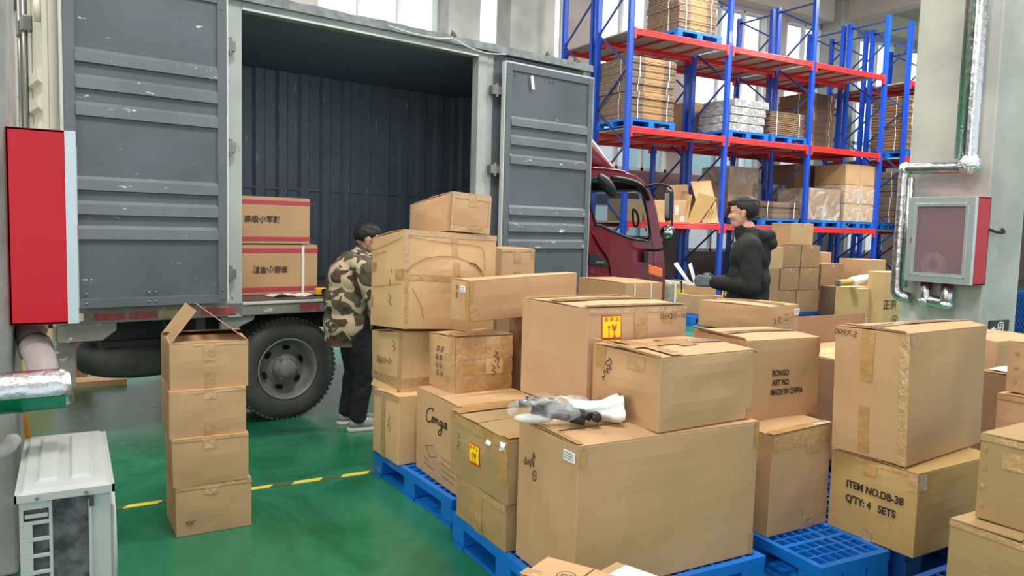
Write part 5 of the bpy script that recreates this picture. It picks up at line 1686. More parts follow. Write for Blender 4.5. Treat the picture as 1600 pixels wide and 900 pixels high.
# cardboard scraps behind the left column
sc1 = MB().hexa([(-0.42, 7.85, 0), (-0.16, 7.80, 0), (-0.16, 7.815, 0), (-0.42, 7.865, 0), (-0.40, 8.0, 0.66), (-0.14, 7.95, 0.68), (-0.14, 7.965, 0.68), (-0.40, 8.015, 0.66)]).build('cardboard_sheet', CB['pale'])
tag(sc1, 'pale cardboard sheet standing under the rear of the truck beside the left pipe', 'cardboard')
sc2 = MB().hexa([(-0.12, 7.72, 0.0), (0.10, 7.70, 0.0), (0.10, 7.715, 0.0), (-0.12, 7.735, 0.0), (0.02, 7.85, 0.46), (0.26, 7.83, 0.40), (0.26, 7.845, 0.40), (0.02, 7.865, 0.46)]).build('cardboard_sheet', CB['brown'])
tag(sc2, 'torn brown cardboard leaning at the truck rear corner', 'cardboard')
sc3 = MB().box(-0.1, 0.42, 7.45, 7.68, 0.0, 0.05).build('cardboard_sheet', CB['tan'])
tag(sc3, 'flattened tan cardboard lying on the floor under the truck rear', 'cardboard')

# ------------------------------------------------------------------ pallet racking
LV = [1.62, 3.37, 5.15]
POST_H = 6.52


def upright(parent, x, y0, y1, h=POST_H):
    fr = bpy.data.objects.new('upright_frame', None)
    col.objects.link(fr)
    fr.parent = parent
    fr.location = (x, y0, 0)
    D = y1 - y0
    for y in (0.04, D - 0.04):
        m = MB().box(-0.045, 0.045, y - 0.035, y + 0.035, 0.0, h)
        m.box(-0.048, -0.040, y - 0.040, y + 0.040, 0.0, h).box(0.040, 0.048, y - 0.040, y + 0.040, 0.0, h)
        m.build('post', M_POST, fr)
        MB().box(-0.07, 0.07, y - 0.06, y + 0.06, 0, 0.012).build('base_plate', M_DBLUE, fr)
    z = 0.15
    k = 0
    while z < h - 0.3:
        a, b = (0.06, D - 0.06) if k % 2 == 0 else (D - 0.06, 0.06)
        MB().bar((0, a, z), (0, b, min(z + 0.72, h - 0.08)), 0.03, 0.03).build('brace', M_DBLUE, fr)
        z += 0.72
        k += 1
    for z in (0.12, h - 0.12):
        MB().bar((0, 0.06, z), (0, D - 0.06, z), 0.03, 0.03).build('brace', M_DBLUE, fr)
    return fr


def beam(parent, x0, x1, y, z, face=-1):
    m = MB()
    m.box(x0, x1, y - 0.022, y + 0.022, z - 0.115, z - 0.004)
    f = y + face * 0.022
    for a, b in ((-0.108, -0.088), (-0.070, -0.050), (-0.030, -0.008)):
        m.box(x0, x1, f - 0.007, f + 0.007, z + a, z + b)
    m.box(x0, x1, y - 0.022, y + 0.004, z - 0.006, z)
    b = m.build('beam', M_ORED, parent, bevel=0.002)
    for x in (x0, x1 - 0.05):
        MB().box(x, x + 0.05, y - 0.032, y + 0.026, z - 0.19, z + 0.015).build('beam_connector', M_ORED, b, bevel=0.003)
    return b


def rack(name_label, xs, y0, y1, levels=LV, front=-1):
    r = empty('pallet_rack', name_label, 'pallet rack', (0, 0, 0))
    for x in xs:
        upright(r, x, y0, y1)
    for a, b in zip(xs, xs[1:]):
        for z in levels:
            beam(r, a + 0.05, b - 0.05, y0 + 0.02, z)
            beam(r, a + 0.05, b - 0.05, y1 - 0.02, z, 1)
            dk = MB().box(a + 0.05, b - 0.05, y0 + 0.045, y1 - 0.045, z - 0.035, z - 0.012).build('shelf_board', M_DECK, r)
            for k in range(1, 5):
                x = a + (b - a) * k / 5
                MB().box(x - 0.028, x + 0.028, y0 + 0.04, y1 - 0.04, z - 0.075, z - 0.036).build('support_bar', M_ORED, dk)
    return r


XS = [8.975, 11.455, 13.935, 16.41]
rack('long blue and red pallet rack nearest the truck, three bays of cardboard', XS, 11.42, 12.50)
rack('second blue and red rack standing back to back behind the nearest one', XS, 12.60, 13.68)
rack('blue and red rack end beyond the walkway gap, beside the right column', [17.27, 19.75], 11.42, 12.50)
rack('blue and red rack behind the walkway rack, against the windows', [17.27, 19.75], 12.60, 13.68)
MB_rackx = rack('blue and red rack seen at the right edge past the concrete column', [12.5, 14.8], 4.3, 5.3, [1.15, 3.0, 4.9])
MB_rackx.location = (-0.1, 0.0, 0)

# pallets on the shelves
PG = 'blue pallets standing on the rack shelves'
ps = make_pallet('plastic_pallet', 'blue pallet under the tall flat-carton stack on the middle shelf beside the truck', 8.98, 11.46, 0, 1.15, 1.0, z=LV[1] + 0.002, group=PG)
# detail: simple side openings already in the legs
for x, y, z, lab in ((10.10, 11.46, LV[2], 'blue pallet on the top shelf under the flattened cartons'), (11.55, 11.46, LV[1], 'blue pallet under the silver wrapped packs'), (12.78, 11.46, LV[1], 'blue pallet right of the silver packs, under short flat bundles'),
                   (12.62, 11.46, LV[0], 'blue pallet under the dark flat bundles behind the man in black'), (14.03, 11.46, LV[0], 'blue pallet under the square film-wrapped cartons'), (15.22, 11.46, LV[0], 'blue pallet under the tall film-wrapped load'),
                   (12.75, 12.64, LV[0], 'blue pallet on the rear rack under the tall pale carton'), (15.25, 12.64, LV[1], 'blue pallet under the dim brown bundles on the rear rack'),
                   (17.40, 11.46, LV[1], 'blue pallet on the middle shelf beyond the walkway'), (17.40, 11.46, LV[0], 'blue pallet on the low shelf beyond the walkway')):
    copy_tree(ps, None, lab, PG, (x, y, z + 0.002), 0)

# floor pallets in the background
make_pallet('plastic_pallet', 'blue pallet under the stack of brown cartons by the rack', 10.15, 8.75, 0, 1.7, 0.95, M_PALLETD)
make_pallet('plastic_pallet', 'small empty blue pallet on the floor left of the strapped carton', 12.0, 9.05, R(4), 0.75, 0.9, M_PALLET)
make_pallet('plastic_pallet', 'blue pallet under the yellow-taped bundle in front of the rack', 8.35, 8.9, 0, 0.85, 0.8, M_PALLET)

# ------------------------------------------------------------------ flat cartons tied in bundles
def make_bundle(w_, d_, h_, cb, cb2, seed, label, group, loc):
    b = empty('flattened_carton_bundle', label, 'cardboard bundle', loc, 0, group)
    rnd = random.Random(seed)
    n = max(3, int(h_ / 0.016))
    m = MB()
    m2 = MB()
    for k in range(n):
        z0 = h_ * k / n
        z1 = h_ * (k + 0.72) / n
        j = [rnd.uniform(-0.014, 0.014) for _ in range(4)]
        m.box(j[0], w_ * 0.3 + j[1], j[2], d_ + j[3], z0, z1).box(w_ * 0.72 + j[0], w_ + j[1], j[2], d_ + j[3], z0, z1)
        m2.box(w_ * 0.3 + j[1] + 0.001, w_ * 0.72 + j[0] - 0.001, j[2] - 0.004, d_ + j[3], z0, z1)
    m.box(0.02, w_ - 0.02, 0.02, d_ - 0.02, 0.0, h_ * 0.96)
    m.build('sheets', CB[cb], b)
    m2.build('slotted_edges', CB[cb2], b)
    for x in (w_ * 0.17, w_ * 0.83):
        MB().box(x - 0.008, x + 0.008, -0.018, -0.014, -0.001, h_).build('strap', M_STRAP, b)
    for y in (d_ * 0.3,):
        MB().box(-0.019, -0.015, y - 0.008, y + 0.008, -0.001, h_).build('strap', M_STRAP, b)
    return b


ORD = ['bottom', 'second', 'third', 'fourth', 'fifth', 'sixth', 'seventh', 'eighth', 'ninth', 'tenth']


def ordinal(label, k, n):
    return ('topmost ' if k == n - 1 else ORD[k] + (' from bottom ' if k else ' ')) + label


def bundle_stack(x, y, z, w_, d_, total, n, cb, cb2, label, group, seed=1):
    h = total / n
    first = make_bundle(w_, d_, h * 0.97, cb, cb2, seed, ordinal(label, 0, n), group, (x, y, z))
    rnd = random.Random(seed)
    for k in range(1, n):
        copy_tree(first, None, ordinal(label, k, n), group, (x + rnd.uniform(-0.02, 0.02), y + rnd.uniform(-0.015, 0.015), z + h * k), 0)


bundle_stack(9.03, 11.48, 3.53, 1.08, 1.0, 1.14, 9, 'grey', 'tan', 'bundle in tall flat-carton stack on middle shelf beside truck', 'bundles on the middle shelf beside the truck', 3)
bundle_stack(10.15, 11.50, 5.31, 0.98, 0.95, 1.3, 9, 'grey', 'tan', 'bundle of flattened cartons on the top shelf', 'bundles on the top shelf', 4)
bundle_stack(12.80, 11.52, 3.53, 1.05, 0.9, 0.50, 4, 'grey', 'brown', 'flat bundle beside the silver wrapped packs', 'bundles beside the silver packs', 5)
bundle_stack(12.60, 11.50, 1.78, 1.25, 0.95, 0.36, 3, 'dark', 'grey', 'dark flat bundle on low shelf behind man in black', 'dark bundles on the low shelf', 6)
bundle_stack(17.42, 11.50, 3.54, 1.05, 0.95, 1.30, 9, 'brown', 'dark', 'brown flat bundle on middle shelf beyond the walkway', 'brown stack beyond the walkway', 7)
bundle_stack(17.42, 11.50, 1.79, 1.05, 0.95, 1.25, 8, 'grey', 'brown', 'grey flat bundle on low shelf beyond the walkway', 'low stack beyond the walkway', 8)
bundle_stack(15.35, 12.68, 3.54, 0.95, 0.9, 1.3, 8, 'brown', 'dark', 'dim brown bundle on the rear rack', 'dim stack on the rear rack', 9)
bundle_stack(14.15, 12.68, 0.05, 1.0, 0.9, 0.7, 4, 'grey', 'dark', 'grey bundle on floor under rear rack', 'bundles under the rear rack', 10)
bundle_stack(15.6, 12.68, 0.05, 1.0, 0.9, 1.0, 6, 'tan', 'pale', 'pale bundle on floor under rear rack end', 'pale bundles under the rear rack', 11)

# silver film wrapped packs
sp = []
G = 'silver wrapped packs on the middle shelf'
def pack(x, y, z, w_, d_, h_):
    p = empty('wrapped_pack', 'bottom silver wrapped pack of the pile on the middle shelf', 'wrapped pack', (x, y, z), 0, G)
    MB().box(0, w_, 0, d_, 0, h_).build('goods', mat('grey_goods', (150, 146, 144), 0.6, var=0.4, vscale=14), p, bevel=0.02)
    m = MB()
    for f in (lambda u, v: (w_ * u, -0.006, h_ * v), lambda u, v: (-0.006, d_ * (1 - u), h_ * v), lambda u, v: (w_ * u, d_ * v, h_ + 0.004)):
        m.grid(lambda u, v, f=f: Vector(f(u, v)) + Vector((0, -1, 0)) * 0.02 * abs(noise.noise(Vector(f(u, v)) * 9)), 14, 8)
    m.build('film', film('silver_film', 0.15, (236, 240, 242), 22, 0.1), p)
    return p
p0 = pack(11.62, 11.52, 3.53, 0.98, 0.9, 0.15)
for k in range(1, 4):
    copy_tree(p0, None, ('second silver pack from the bottom on the middle shelf', 'third silver pack from the bottom on the middle shelf', 'topmost silver wrapped pack, shifted right on its pile')[k - 1], G, (11.62 + (0.12 if k == 3 else 0.02 * k), 11.52, 3.53 + 0.165 * k), 0)


def bg_box(x, y, z, w_, d_, h_, cb, label, strips=(), cat='box', group=None, yaw=0.0, n=2):
    c = Carton(x, y, z, yaw, w_, d_, h_, None, cb, label=label, n=n, bulge=0.004, flaps=None, cat=cat, group=group)
    for s in strips:
        c.patch('tape', M_CTAPE, *s, nu=2, nv=2)
    return c


def wrap_film(c, name='stretch_film'):
    m = MB()
    for f in ('F', 'L', 'T'):
        m.grid(lambda u, v, f=f: c.surf(f, u, v, 0.012 + 0.02 * abs(noise.noise(Vector((u * 6, v * 5, c.seed + 3))))), 14, 14)
    return m.build(name, M_WRAP, c.root)


WR = 'cartons wrapped in stretch film on the low shelf'
c = bg_box(14.12, 11.52, 1.78, 1.06, 0.85, 0.70, 'brown', 'square film-wrapped carton pair on the low shelf, lower of the wrapped loads')
MB().box(0.53, 0.536, -0.012, 0.0, 0, 0.70).build('gap_line', CB['dark'], c.root)
wrap_film(c)
for i, (z, h) in enumerate(((1.78, 0.40), (2.19, 0.42), (2.62, 0.46))):
    for j in range(2):
        lab = '%s %s carton in the tall film-wrapped load on the low shelf' % (('bottom', 'middle', 'top')[i], ('left', 'right')[j])
        c = bg_box(15.33 + 0.53 * j, 11.52, z, 0.52, 0.85, h, 'tan', lab)
        if i < 2: wrap_film(c)
for i in range(2):
    bg_box(15.0 + 0.75 * i, 12.66, 2.40, 0.72, 0.7, 0.72, 'brown', ('left' if i == 0 else 'right') + ' brown carton standing behind the film-wrapped loads')
    bg_box(15.0 + 0.75 * i, 12.66, 1.64, 0.72, 0.7, 0.75, 'brown', ('left' if i == 0 else 'right') + ' lower brown carton behind the film-wrapped loads')
c = bg_box(13.65, 12.66, 1.64, 1.0, 0.8, 0.95, 'brown', 'large film-covered brown carton behind the dark flat bundles')
wrap_film(c)
c = bg_box(12.85, 12.68, 1.79, 0.95, 0.85, 1.15, 'pale', 'tall pale film-covered carton on the rear rack behind the man in black')
wrap_film(c)
c = bg_box(11.6, 12.68, 3.38, 0.9, 0.8, 0.85, 'tan', 'brown carton with handle slots behind the silver packs')
bg_box(12.0, 12.68, 1.79, 0.75, 0.8, 0.7, 'brown', 'dim carton on the rear low shelf left of the pale one')
# open cartons and sheets left on the low shelf beside the truck cab
c = bg_box(10.20, 11.55, 1.625, 0.42, 0.5, 0.44, 'tan', 'small carton with white stickers on the low shelf beside the truck mirror', n=3)
c.sticker('F', 0.25, 0.35, 0.45, 0.75); c.sticker('F', 0.6, 0.05, 0.85, 0.28)
bg_box(9.62, 11.60, 1.625, 0.5, 0.5, 0.42, 'tan', 'carton on the low shelf seen through and beside the cab window')
bg_box(9.08, 11.60, 1.625, 0.46, 0.5, 0.42, 'brown', 'carton on the low shelf seen through the truck cab window')
def sheet(P, cb, label, th=0.012, n='cardboard_sheet'):
    a, b, c_, d = [Vector(p) for p in P]
    nr = (b - a).cross(d - a).normalized() * th
    o = MB().hexa([a, b, c_, d, a + nr, b + nr, c_ + nr, d + nr]).build(n, CB[cb])
    tag(o, label, 'cardboard')
    return o
sheet([(11.0, 11.5, 1.63), (11.45, 11.46, 1.63), (11.40, 11.75, 2.50), (10.95, 11.85, 2.46)], 'pale', 'tall pale cardboard sheet leaning on the rack post above the man in black')
sheet([(10.55, 11.9, 1.63), (11.1, 11.9, 1.63), (11.1, 12.1, 2.42), (10.55, 12.1, 2.38)], 'tan', 'tan cardboard sheet standing behind the open carton on the low shelf')
oc = empty('opened_carton', 'opened carton lying on its side with folded flaps on the low shelf', 'box', (10.58, 11.50, 1.63))
MB().hexa([(0.0, 0, 0.0), (0.5, 0, 0.0), (0.5, 0.4, 0.0), (0.0, 0.4, 0), (0.12, 0, 0.02), (0.5, 0, 0.02), (0.5, 0.4, 0.02), (0.12, 0.4, 0.02)]).build('floor_flap', CB['dark'], oc)
for P, cb in (([(0, 0, 0.0), (0.30, -0.02, 0.0), (0.75, -0.02, 0.52), (0.28, 0.0, 0.60)], 'gold'), ([(0, 0.0, 0.0), (0.02, 0.42, 0.0), (0.22, 0.42, 0.62), (0.10, 0.0, 0.55)], 'pale'), ([(0.30, 0, 0.0), (0.52, 0.05, 0.0), (0.78, 0.05, 0.46), (0.74, 0.0, 0.52)], 'dark')):
    a, b, c_, d = [Vector(p) for p in P]
    nr = (b - a).cross(d - a).normalized() * 0.01
    MB().hexa([a, b, c_, d, a + nr, b + nr, c_ + nr, d + nr]).build('flap', CB[cb], oc)
for k in range(3):
    MB().hexa([(0.42 + 0.07 * k, -0.03, 0.0), (0.435 + 0.07 * k, -0.03, 0.0), (0.435 + 0.07 * k, 0.3, 0), (0.42 + 0.07 * k, 0.3, 0), (0.60 + 0.07 * k, -0.03, 0.30), (0.615 + 0.07 * k, -0.03, 0.30), (0.615 + 0.07 * k, 0.3, 0.3), (0.60 + 0.07 * k, 0.3, 0.3)]).build('insert_sheet', CB['pale'], oc)

# ------------------------------------------------------------------ brown carton stack on the floor pallet
Y8 = 8.78
ST = [((10.37, 1.29, 0.56, 0.36, 0.40), 'tan', 'single carton at the very top of the brown stack by the rack'),
      ((10.17, 0.91, 0.48, 0.372, 0.42), 'brown', 'left carton of the second row from the top in the brown stack'),
      ((10.67, 0.91, 0.47, 0.372, 0.40), 'brown', 'right carton of the second row from the top in the brown stack'),
      ((10.19, 0.53, 0.45, 0.372, 0.42), 'brown', 'left carton of the third row from the top in the brown stack'),
      ((10.66, 0.53, 0.48, 0.372, 0.42), 'brown', 'middle carton of the third row from the top in the brown stack'),
      ((10.60, 0.152, 0.57, 0.372, 0.42), 'brown', 'middle carton in the bottom row of the brown stack'),
      ((10.15, 0.152, 0.43, 0.372, 0.42), 'brown', 'left carton in the bottom row of the brown stack'),
      ((11.19, 0.55, 0.60, 0.42, 0.42), 'brown', 'wide upper right carton of the brown stack'),
      ((11.19, 0.152, 0.60, 0.39, 0.42), 'brown', 'wide lower right carton of the brown stack')]
for (x, z, w_, h, d), cb, lab in ST:
    c = bg_box(x, Y8, z, w_, d, h, cb, lab, n=3)
    c.patch('tape', M_CTAPE, 'L', 0.0, 0.9, 1.0, 1.0, nu=2, nv=1)
    c.patch('tape', M_TAPE, 'F', 0.45, 0.85, 0.57, 1.0, nu=2, nv=1)
bg_box(11.86, 9.3, 0.0, 0.25, 0.3, 1.15, 'tan', 'narrow tan carton peeping out behind the right of the brown stack')
bg_box(9.45, 8.45, 0.0, 0.35, 0.4, 0.55, 'brown', 'low carton half hidden behind the man in black')
bg_box(9.47, 8.47, 0.553, 0.33, 0.4, 0.36, 'brown', 'middle carton half hidden behind the man in black')
bg_box(9.50, 8.50, 0.914, 0.40, 0.4, 0.34, 'tan', 'upper carton with sticker half hidden behind the man in black')
# small things left of the man in black
c = bg_box(8.62, 9.0, 0.152, 0.46, 0.5, 0.30, 'tan', 'lower tan carton on the pallet left of the man in black', n=3)
c = bg_box(8.72, 9.05, 0.455, 0.30, 0.40, 0.15, 'tan', 'small flat carton on the lower tan one left of the man in black', n=3)
tu = MB().lathe([(0.0, 0.0), (0.045, 0.0), (0.045, 0.02), (0.035, 0.03), (0.035, 0.17), (0.046, 0.175), (0.046, 0.21), (0.0, 0.21)], 20, 'z').build('cardboard_tube', CB['pale'], loc=(9.0, 8.85, 0.46), smooth=True)
tag(tu, 'small pale cardboard tube standing beside the man in black', 'tube')
sup = bg_box(8.93, 8.72, 0.0, 0.14, 0.25, 0.452, 'tan', 'narrow carton under the small pale tube')
tb = empty('taped_bundle', 'round-cornered bundle bound with yellow tape in front of the truck indicator', 'bundle', (8.1, 9.5, 0.155))
MB().box(0, 0.60, 0, 0.5, 0.0, 0.42).build('goods', mat('grey_film_goods', (172, 160, 140), 0.35, var=0.35, vscale=9, bump=0.6, bscale=12), tb, bevel=0.07, seg=4)
MB().box(0.14, 0.50, -0.006, 0.505, 0.10, 0.28).build('yellow_tape_band', M_YTAPE, tb)
MB().box(0.13, 0.165, -0.01, 0.51, 0.0, 0.43).build('strap', M_STRAP, tb)
MB().box(0.28, 0.30, -0.012, 0.51, 0.0, 0.43).build('strap', M_BLACK, tb)
tb.location = (9.13, 10.3, 0.155)
make_pallet('plastic_pallet', 'blue pallet hidden under the yellow-taped bundle', 9.0, 10.2, 0, 1.0, 0.8, M_PALLET)

# cartons left of the right column
bg_box(11.20, 8.55, 0.0, 0.40, 0.40, 0.60, 'dark', 'dark carton on the floor beside the strapped carton')
c = bg_box(11.10, 7.95, 0.0, 0.58, 0.45, 0.62, 'pale', 'tan carton tied with a white strap and carrying a rolled bag', n=3)
c.patch('strap', M_STRAP, 'F', 0.64, 0, 0.70, 1, nu=1, off=0.006)
c.patch('strap', M_STRAP, 'T', 0.64, 0, 0.70, 1, nu=1, off=0.006)
c.sticker('F', 0.22, 0.05, 0.62, 0.2)
roll = empty('rolled_bag', 'rolled bag, yellow at its left end and white at the right, on the strapped carton', 'rolled bag', (10.75, 8.1, 0.70))
MB().tube([(0.0, 0.0, 0.0), (0.38, 0.02, 0.02)], [0.055, 0.05], 16).build('yellow_tube', mat('yellow_brown_tube', (206, 160, 70), 0.5, var=0.2, vscale=8), roll, smooth=True)
MB().tube(smoothen([(0.36, 0.02, 0.02), (0.45, 0.02, 0.03), (0.6, 0.02, 0.05), (0.85, 0.02, 0.06)], 4), [0.05] + [0.075] * 10 + [0.08] * 2, 16).build('white_wrap', M_WHITE, roll, smooth=True)
MB().box(-0.01, 0.02, -0.05, 0.05, -0.05, 0.05).build('end_cap', M_RODG, roll, bevel=0.01)
c = bg_box(11.36, 7.70, 0.0, 0.52, 0.30, 0.90, 'pale', 'upright carton printed with two large characters beside the right column', n=3)
c.text('正宗', 'F', 0.33, 0.40, 0.17, 0, M_INK, bold=0.01)
c.strokes('F', [[(0.62 + 0.14 * math.cos(t), 0.13 + 0.08 * math.sin(t)) for t in [2 * PI * k / 16 for k in range(17)]]], 0.012, M_INK, 'printed_circle', smooth=0)
c.text('6)', 'F', 0.62, 0.13, 0.10, 0, M_INK)
c = bg_box(12.10, 8.62, 0.0, 0.62, 0.5, 1.05, 'tan', 'carton with an arc of print behind the upright two-character carton', n=3)
for k, ch in enumerate('小军鼓乐'):
    a = PI * (0.80 - 0.2 * k)
    c.text(ch, 'F', 0.42 + 0.24 * math.cos(a), 0.66 + 0.12 * math.sin(a), 0.05, a - PI / 2, M_INK)

# things seen past the right edge of the column
bc = empty('plastic_crate', 'dark blue plastic lattice crate at the right edge behind the column', 'crate', (11.70, 5.9, 0))
m = MB()
for k in range(9):
    m.box(0.0 + k * 0.1, 0.03 + k * 0.1, 0, 0.012, 0, 0.72)
for k in range(8):
    m.box(0, 0.83, 0, 0.012, k * 0.1, k * 0.1 + 0.03)
m.box(-0.01, 0.84, -0.01, 0.02, 0.69, 0.74).box(-0.01, 0.84, -0.01, 0.02, 0, 0.05)
m.box(0.0, 0.012, 0.0, 0.6, 0, 0.72).box(0.82, 0.832, 0.0, 0.6, 0, 0.72).box(0, 0.83, 0.59, 0.6, 0, 0.72).box(0, 0.83, 0, 0.6, 0, 0.012)
m.build('lattice_body', M_PALLETD, bc)
rc = MB().box(0, 0.6, 0, 0.5, 0, 0.45).build('red_storage_box', mat('red_box_plastic', (196, 40, 60), 0.4), loc=(12.75, 4.6, 1.16), bevel=0.03)
tag(rc, 'red storage box on the shelf at the right edge past the column', 'storage box')
bt = MB().box(0, 0.9, 0, 0.8, 0, 1.25).build('blue_cover', mat('blue_sheet', (24, 104, 190), 0.6, bump=0.3, bscale=6), loc=(12.62, 4.5, 3.01), bevel=0.04)
tag(bt, 'blue covered load high on the shelf at the right edge past the column', 'covered load')

# ------------------------------------------------------------------ people


def prim_mesh(prims):
    m = MB()
    for p in prims:
        if p[0] == 'c':
            _, a, ra, b, rb = p
            a, b = Vector(a), Vector(b)
            d = b - a
            L = d.length
            if L < 1e-5:
                m.ball(a, ra, 12, 8)
                continue
            n = max(2, int(L / (0.5 * max(ra, rb))) + 1)
            n = min(n, 14)
            seg = 12
            d.normalize()
            s = d.cross(Vector((0, 0, 1)))
            if s.length < 1e-3:
                s = d.cross(Vector((1, 0, 0)))
            s.normalize()
            t = d.cross(s)
            rings = []
            prof = []
            for k in range(1, 5):
                an = PI / 2 * k / 4
                prof.append((-ra * math.cos(an), ra * math.sin(an)))
            for k in range(1, n):
                q = k / n
                prof.append((L * q, ra + (rb - ra) * q))
            for k in range(0, 4):
                an = PI / 2 * k / 4
                prof.append((L + rb * math.sin(an), rb * math.cos(an)))
            top = m.bm.verts.new(a - d * ra)
            end = m.bm.verts.new(b + d * rb)
            for h, r in prof:
                c = a + d * h
                rings.append([m.bm.verts.new(c + (s * math.cos(2 * PI * i / seg) + t * math.sin(2 * PI * i / seg)) * r) for i in range(seg)])
            for i in range(seg):
                m.bm.faces.new((top, rings[0][(i + 1) % seg], rings[0][i]))
                m.bm.faces.new((end, rings[-1][i], rings[-1][(i + 1) % seg]))
            for A, B in zip(rings, rings[1:]):
                for i in range(seg):
                    m.bm.faces.new((A[i], A[(i + 1) % seg], B[(i + 1) % seg], B[i]))
        else:
            _, c, r = p[:3]
            rot = p[3] if len(p) > 3 else None
            if rot is None:
                m.ball(c, r, 20, 14)
            else:
                before = set(m.bm.verts)
                m.ball((0, 0, 0), r, 20, 14)
                M = rot.to_matrix() if hasattr(rot, 'to_matrix') else rot
                for v in m.bm.verts:
                    if v not in before:
                        v.co = M @ v.co + Vector(c)
    return m


def blob(name, prims, voxel, material, parent, smooth=3, wr=0.0, wscale=9, xform=None, cut=None, wstretch=(1, 1, 1)):
    m = prim_mesh(prims)
    bmesh.ops.recalc_face_normals(m.bm, faces=m.bm.faces)
    me = bpy.data.meshes.new(name)
    m.bm.to_mesh(me)
    m.bm.free()
    o = bpy.data.objects.new(name, me)
    col.objects.link(o)
    q = o.modifiers.new('r', 'REMESH')
    q.mode = 'VOXEL'
    q.voxel_size = voxel
    if smooth:
        s = o.modifiers.new('s', 'SMOOTH')
        s.iterations = smooth
        s.factor = 0.5
    dg = bpy.context.evaluated_depsgraph_get()
    dg.update()
    nm = bpy.data.meshes.new_from_object(o.evaluated_get(dg))
    o.modifiers.clear()
    o.data = nm
    bpy.data.meshes.remove(me)
    nm.name = name
    if wr:
        ns = [v.normal.copy() for v in nm.vertices]
        for v, n_ in zip(nm.vertices, ns):
            p = Vector((v.co.x * wscale * wstretch[0], v.co.y * wscale * wstretch[1], v.co.z * wscale * wstretch[2]))
            a = noise.noise(p) + 0.5 * noise.noise(p * 2.3)
            v.co = v.co + n_ * (wr * (abs(a) * 2 - 0.5))
    if cut:
        b = bmesh.new()
        b.from_mesh(nm)
        bmesh.ops.delete(b, geom=[v for v in b.verts if cut(v.co)], context='VERTS')
        b.to_mesh(nm)
        b.free()
    for p in nm.polygons:
        p.use_smooth = True
    nm.materials.clear()
    nm.materials.append(material)
    o.parent = parent
    return o


def hand(w, d, n, side, curl=0.5, s=1.0):
    """capsules of a hand: wrist w, direction d, palm normal n (palm faces n), side=+1 thumb along d x n"""
    w, d, n = Vector(w), Vector(d).normalized(), Vector(n).normalized()
    n = (n - d * n.dot(d)).normalized()
    t = d.cross(n) * side
    P = []
    for k, off in enumerate((-0.030, -0.010, 0.010, 0.030)):
        P.append(('c', w + t * off * 0.6 * s + d * 0.012, 0.016 * s, w + (d * 0.088 + t * off) * s, 0.012 * s))
    fl = (0.064, 0.076, 0.080, 0.070)
    for k, off in enumerate((-0.031, -0.011, 0.010, 0.031)):
        base = w + (d * 0.090 + t * off) * s
        a = curl * (1.0 + 0.12 * (1 - k))
        p = base
        ang = a * 0.6
        r = 0.0095 - 0.001 * (k == 0)
        for j, q in enumerate((0.45, 0.30, 0.25)):
            dr = (d * math.cos(ang) + n * math.sin(ang)).normalized()
            e = p + dr * fl[k] * q * s
            P.append(('c', p, r * s, e, (r - 0.0008) * s))
            p = e
            r -= 0.0008
            ang += a
    b = w + (d * 0.025 + t * 0.026) * s
    k1 = b + (d * 0.032 + t * 0.026 + n * 0.014) * s
    k2 = k1 + (d * 0.030 + t * 0.006 + n * 0.016 * (1 + curl)) * s
    P += [('c', b, 0.015 * s, k1, 0.0115 * s), ('c', k1, 0.0115 * s, k2, 0.009 * s)]
    return P


def head_prims(c, fwd_ang, pitch):
    """skull, jaw, nose, brow, lips, chin, ears; c = centre. local x forward"""
    M = Matrix.Rotation(fwd_ang, 3, 'Z') @ Matrix.Rotation(pitch, 3, 'Y')
    c = Vector(c)
    def T(p): return c + M @ Vector(p)
    def E(p, r): return ('e', T(p), r, M)
    P = [E((-0.008, 0, 0.035), (0.098, 0.078, 0.082)), E((0.022, 0, -0.015), (0.070, 0.064, 0.085)), E((0.040, 0, -0.070), (0.046, 0.048, 0.040)),
         E((0.068, 0, -0.092), (0.020, 0.022, 0.016)), E((0.078, 0, 0.022), (0.014, 0.050, 0.012)),
         ('c', T((0.086, 0, 0.010)), 0.007, T((0.104, 0, -0.022)), 0.011), E((0.092, 0.011, -0.026), (0.010, 0.009, 0.008)), E((0.092, -0.011, -0.026), (0.010, 0.009, 0.008)),
         E((0.082, 0, -0.052), (0.012, 0.024, 0.006)), E((0.080, 0, -0.064), (0.011, 0.021, 0.007)),
         E((0.060, 0.042, -0.020), (0.026, 0.022, 0.026)), E((0.060, -0.042, -0.020), (0.026, 0.022, 0.026))]
    for s in (1, -1):
        P += [E((-0.008, 0.079 * s, 0.0), (0.018, 0.008, 0.032)), E((-0.014, 0.085 * s, 0.012), (0.016, 0.006, 0.018)), E((-0.002, 0.079 * s, -0.024), (0.009, 0.007, 0.012))]
    return P, T, M


def make_hair(T, M, c, parent, front=0.04, nape=-0.055, thick=1.0):
    b = MB().ball((0, 0, 0), 1.0, 56, 40)
    for v in b.bm.verts:
        p = v.co.copy()
        q = Vector((p.x * 0.108 * thick - 0.010, p.y * 0.088 * thick, p.z * 0.096 * thick + 0.038))
        jag = 0.012 * noise.noise(Vector((p.x * 9, p.y * 9, 3)))
        # hairline: keep above forehead in front, above ear at the sides, down to nape behind
        lim = 0.070 if q.x > front else (0.022 + 0.030 * max(0, q.x) / front if q.x > -0.035 else nape)
        if q.z < lim + jag:
            q = Vector((q.x * 0.80, q.y * 0.80, max(q.z, -0.02) * 0.85))
        else:
            k = 1 + 0.035 * noise.noise(q * 60) + (0.06 if q.z > 0.09 else 0)
            q = Vector((q.x * k, q.y * k, 0.03 + (q.z - 0.03) * k))
        v.co = T(q)
    return b.build('hair', M_HAIR, parent, smooth=True)


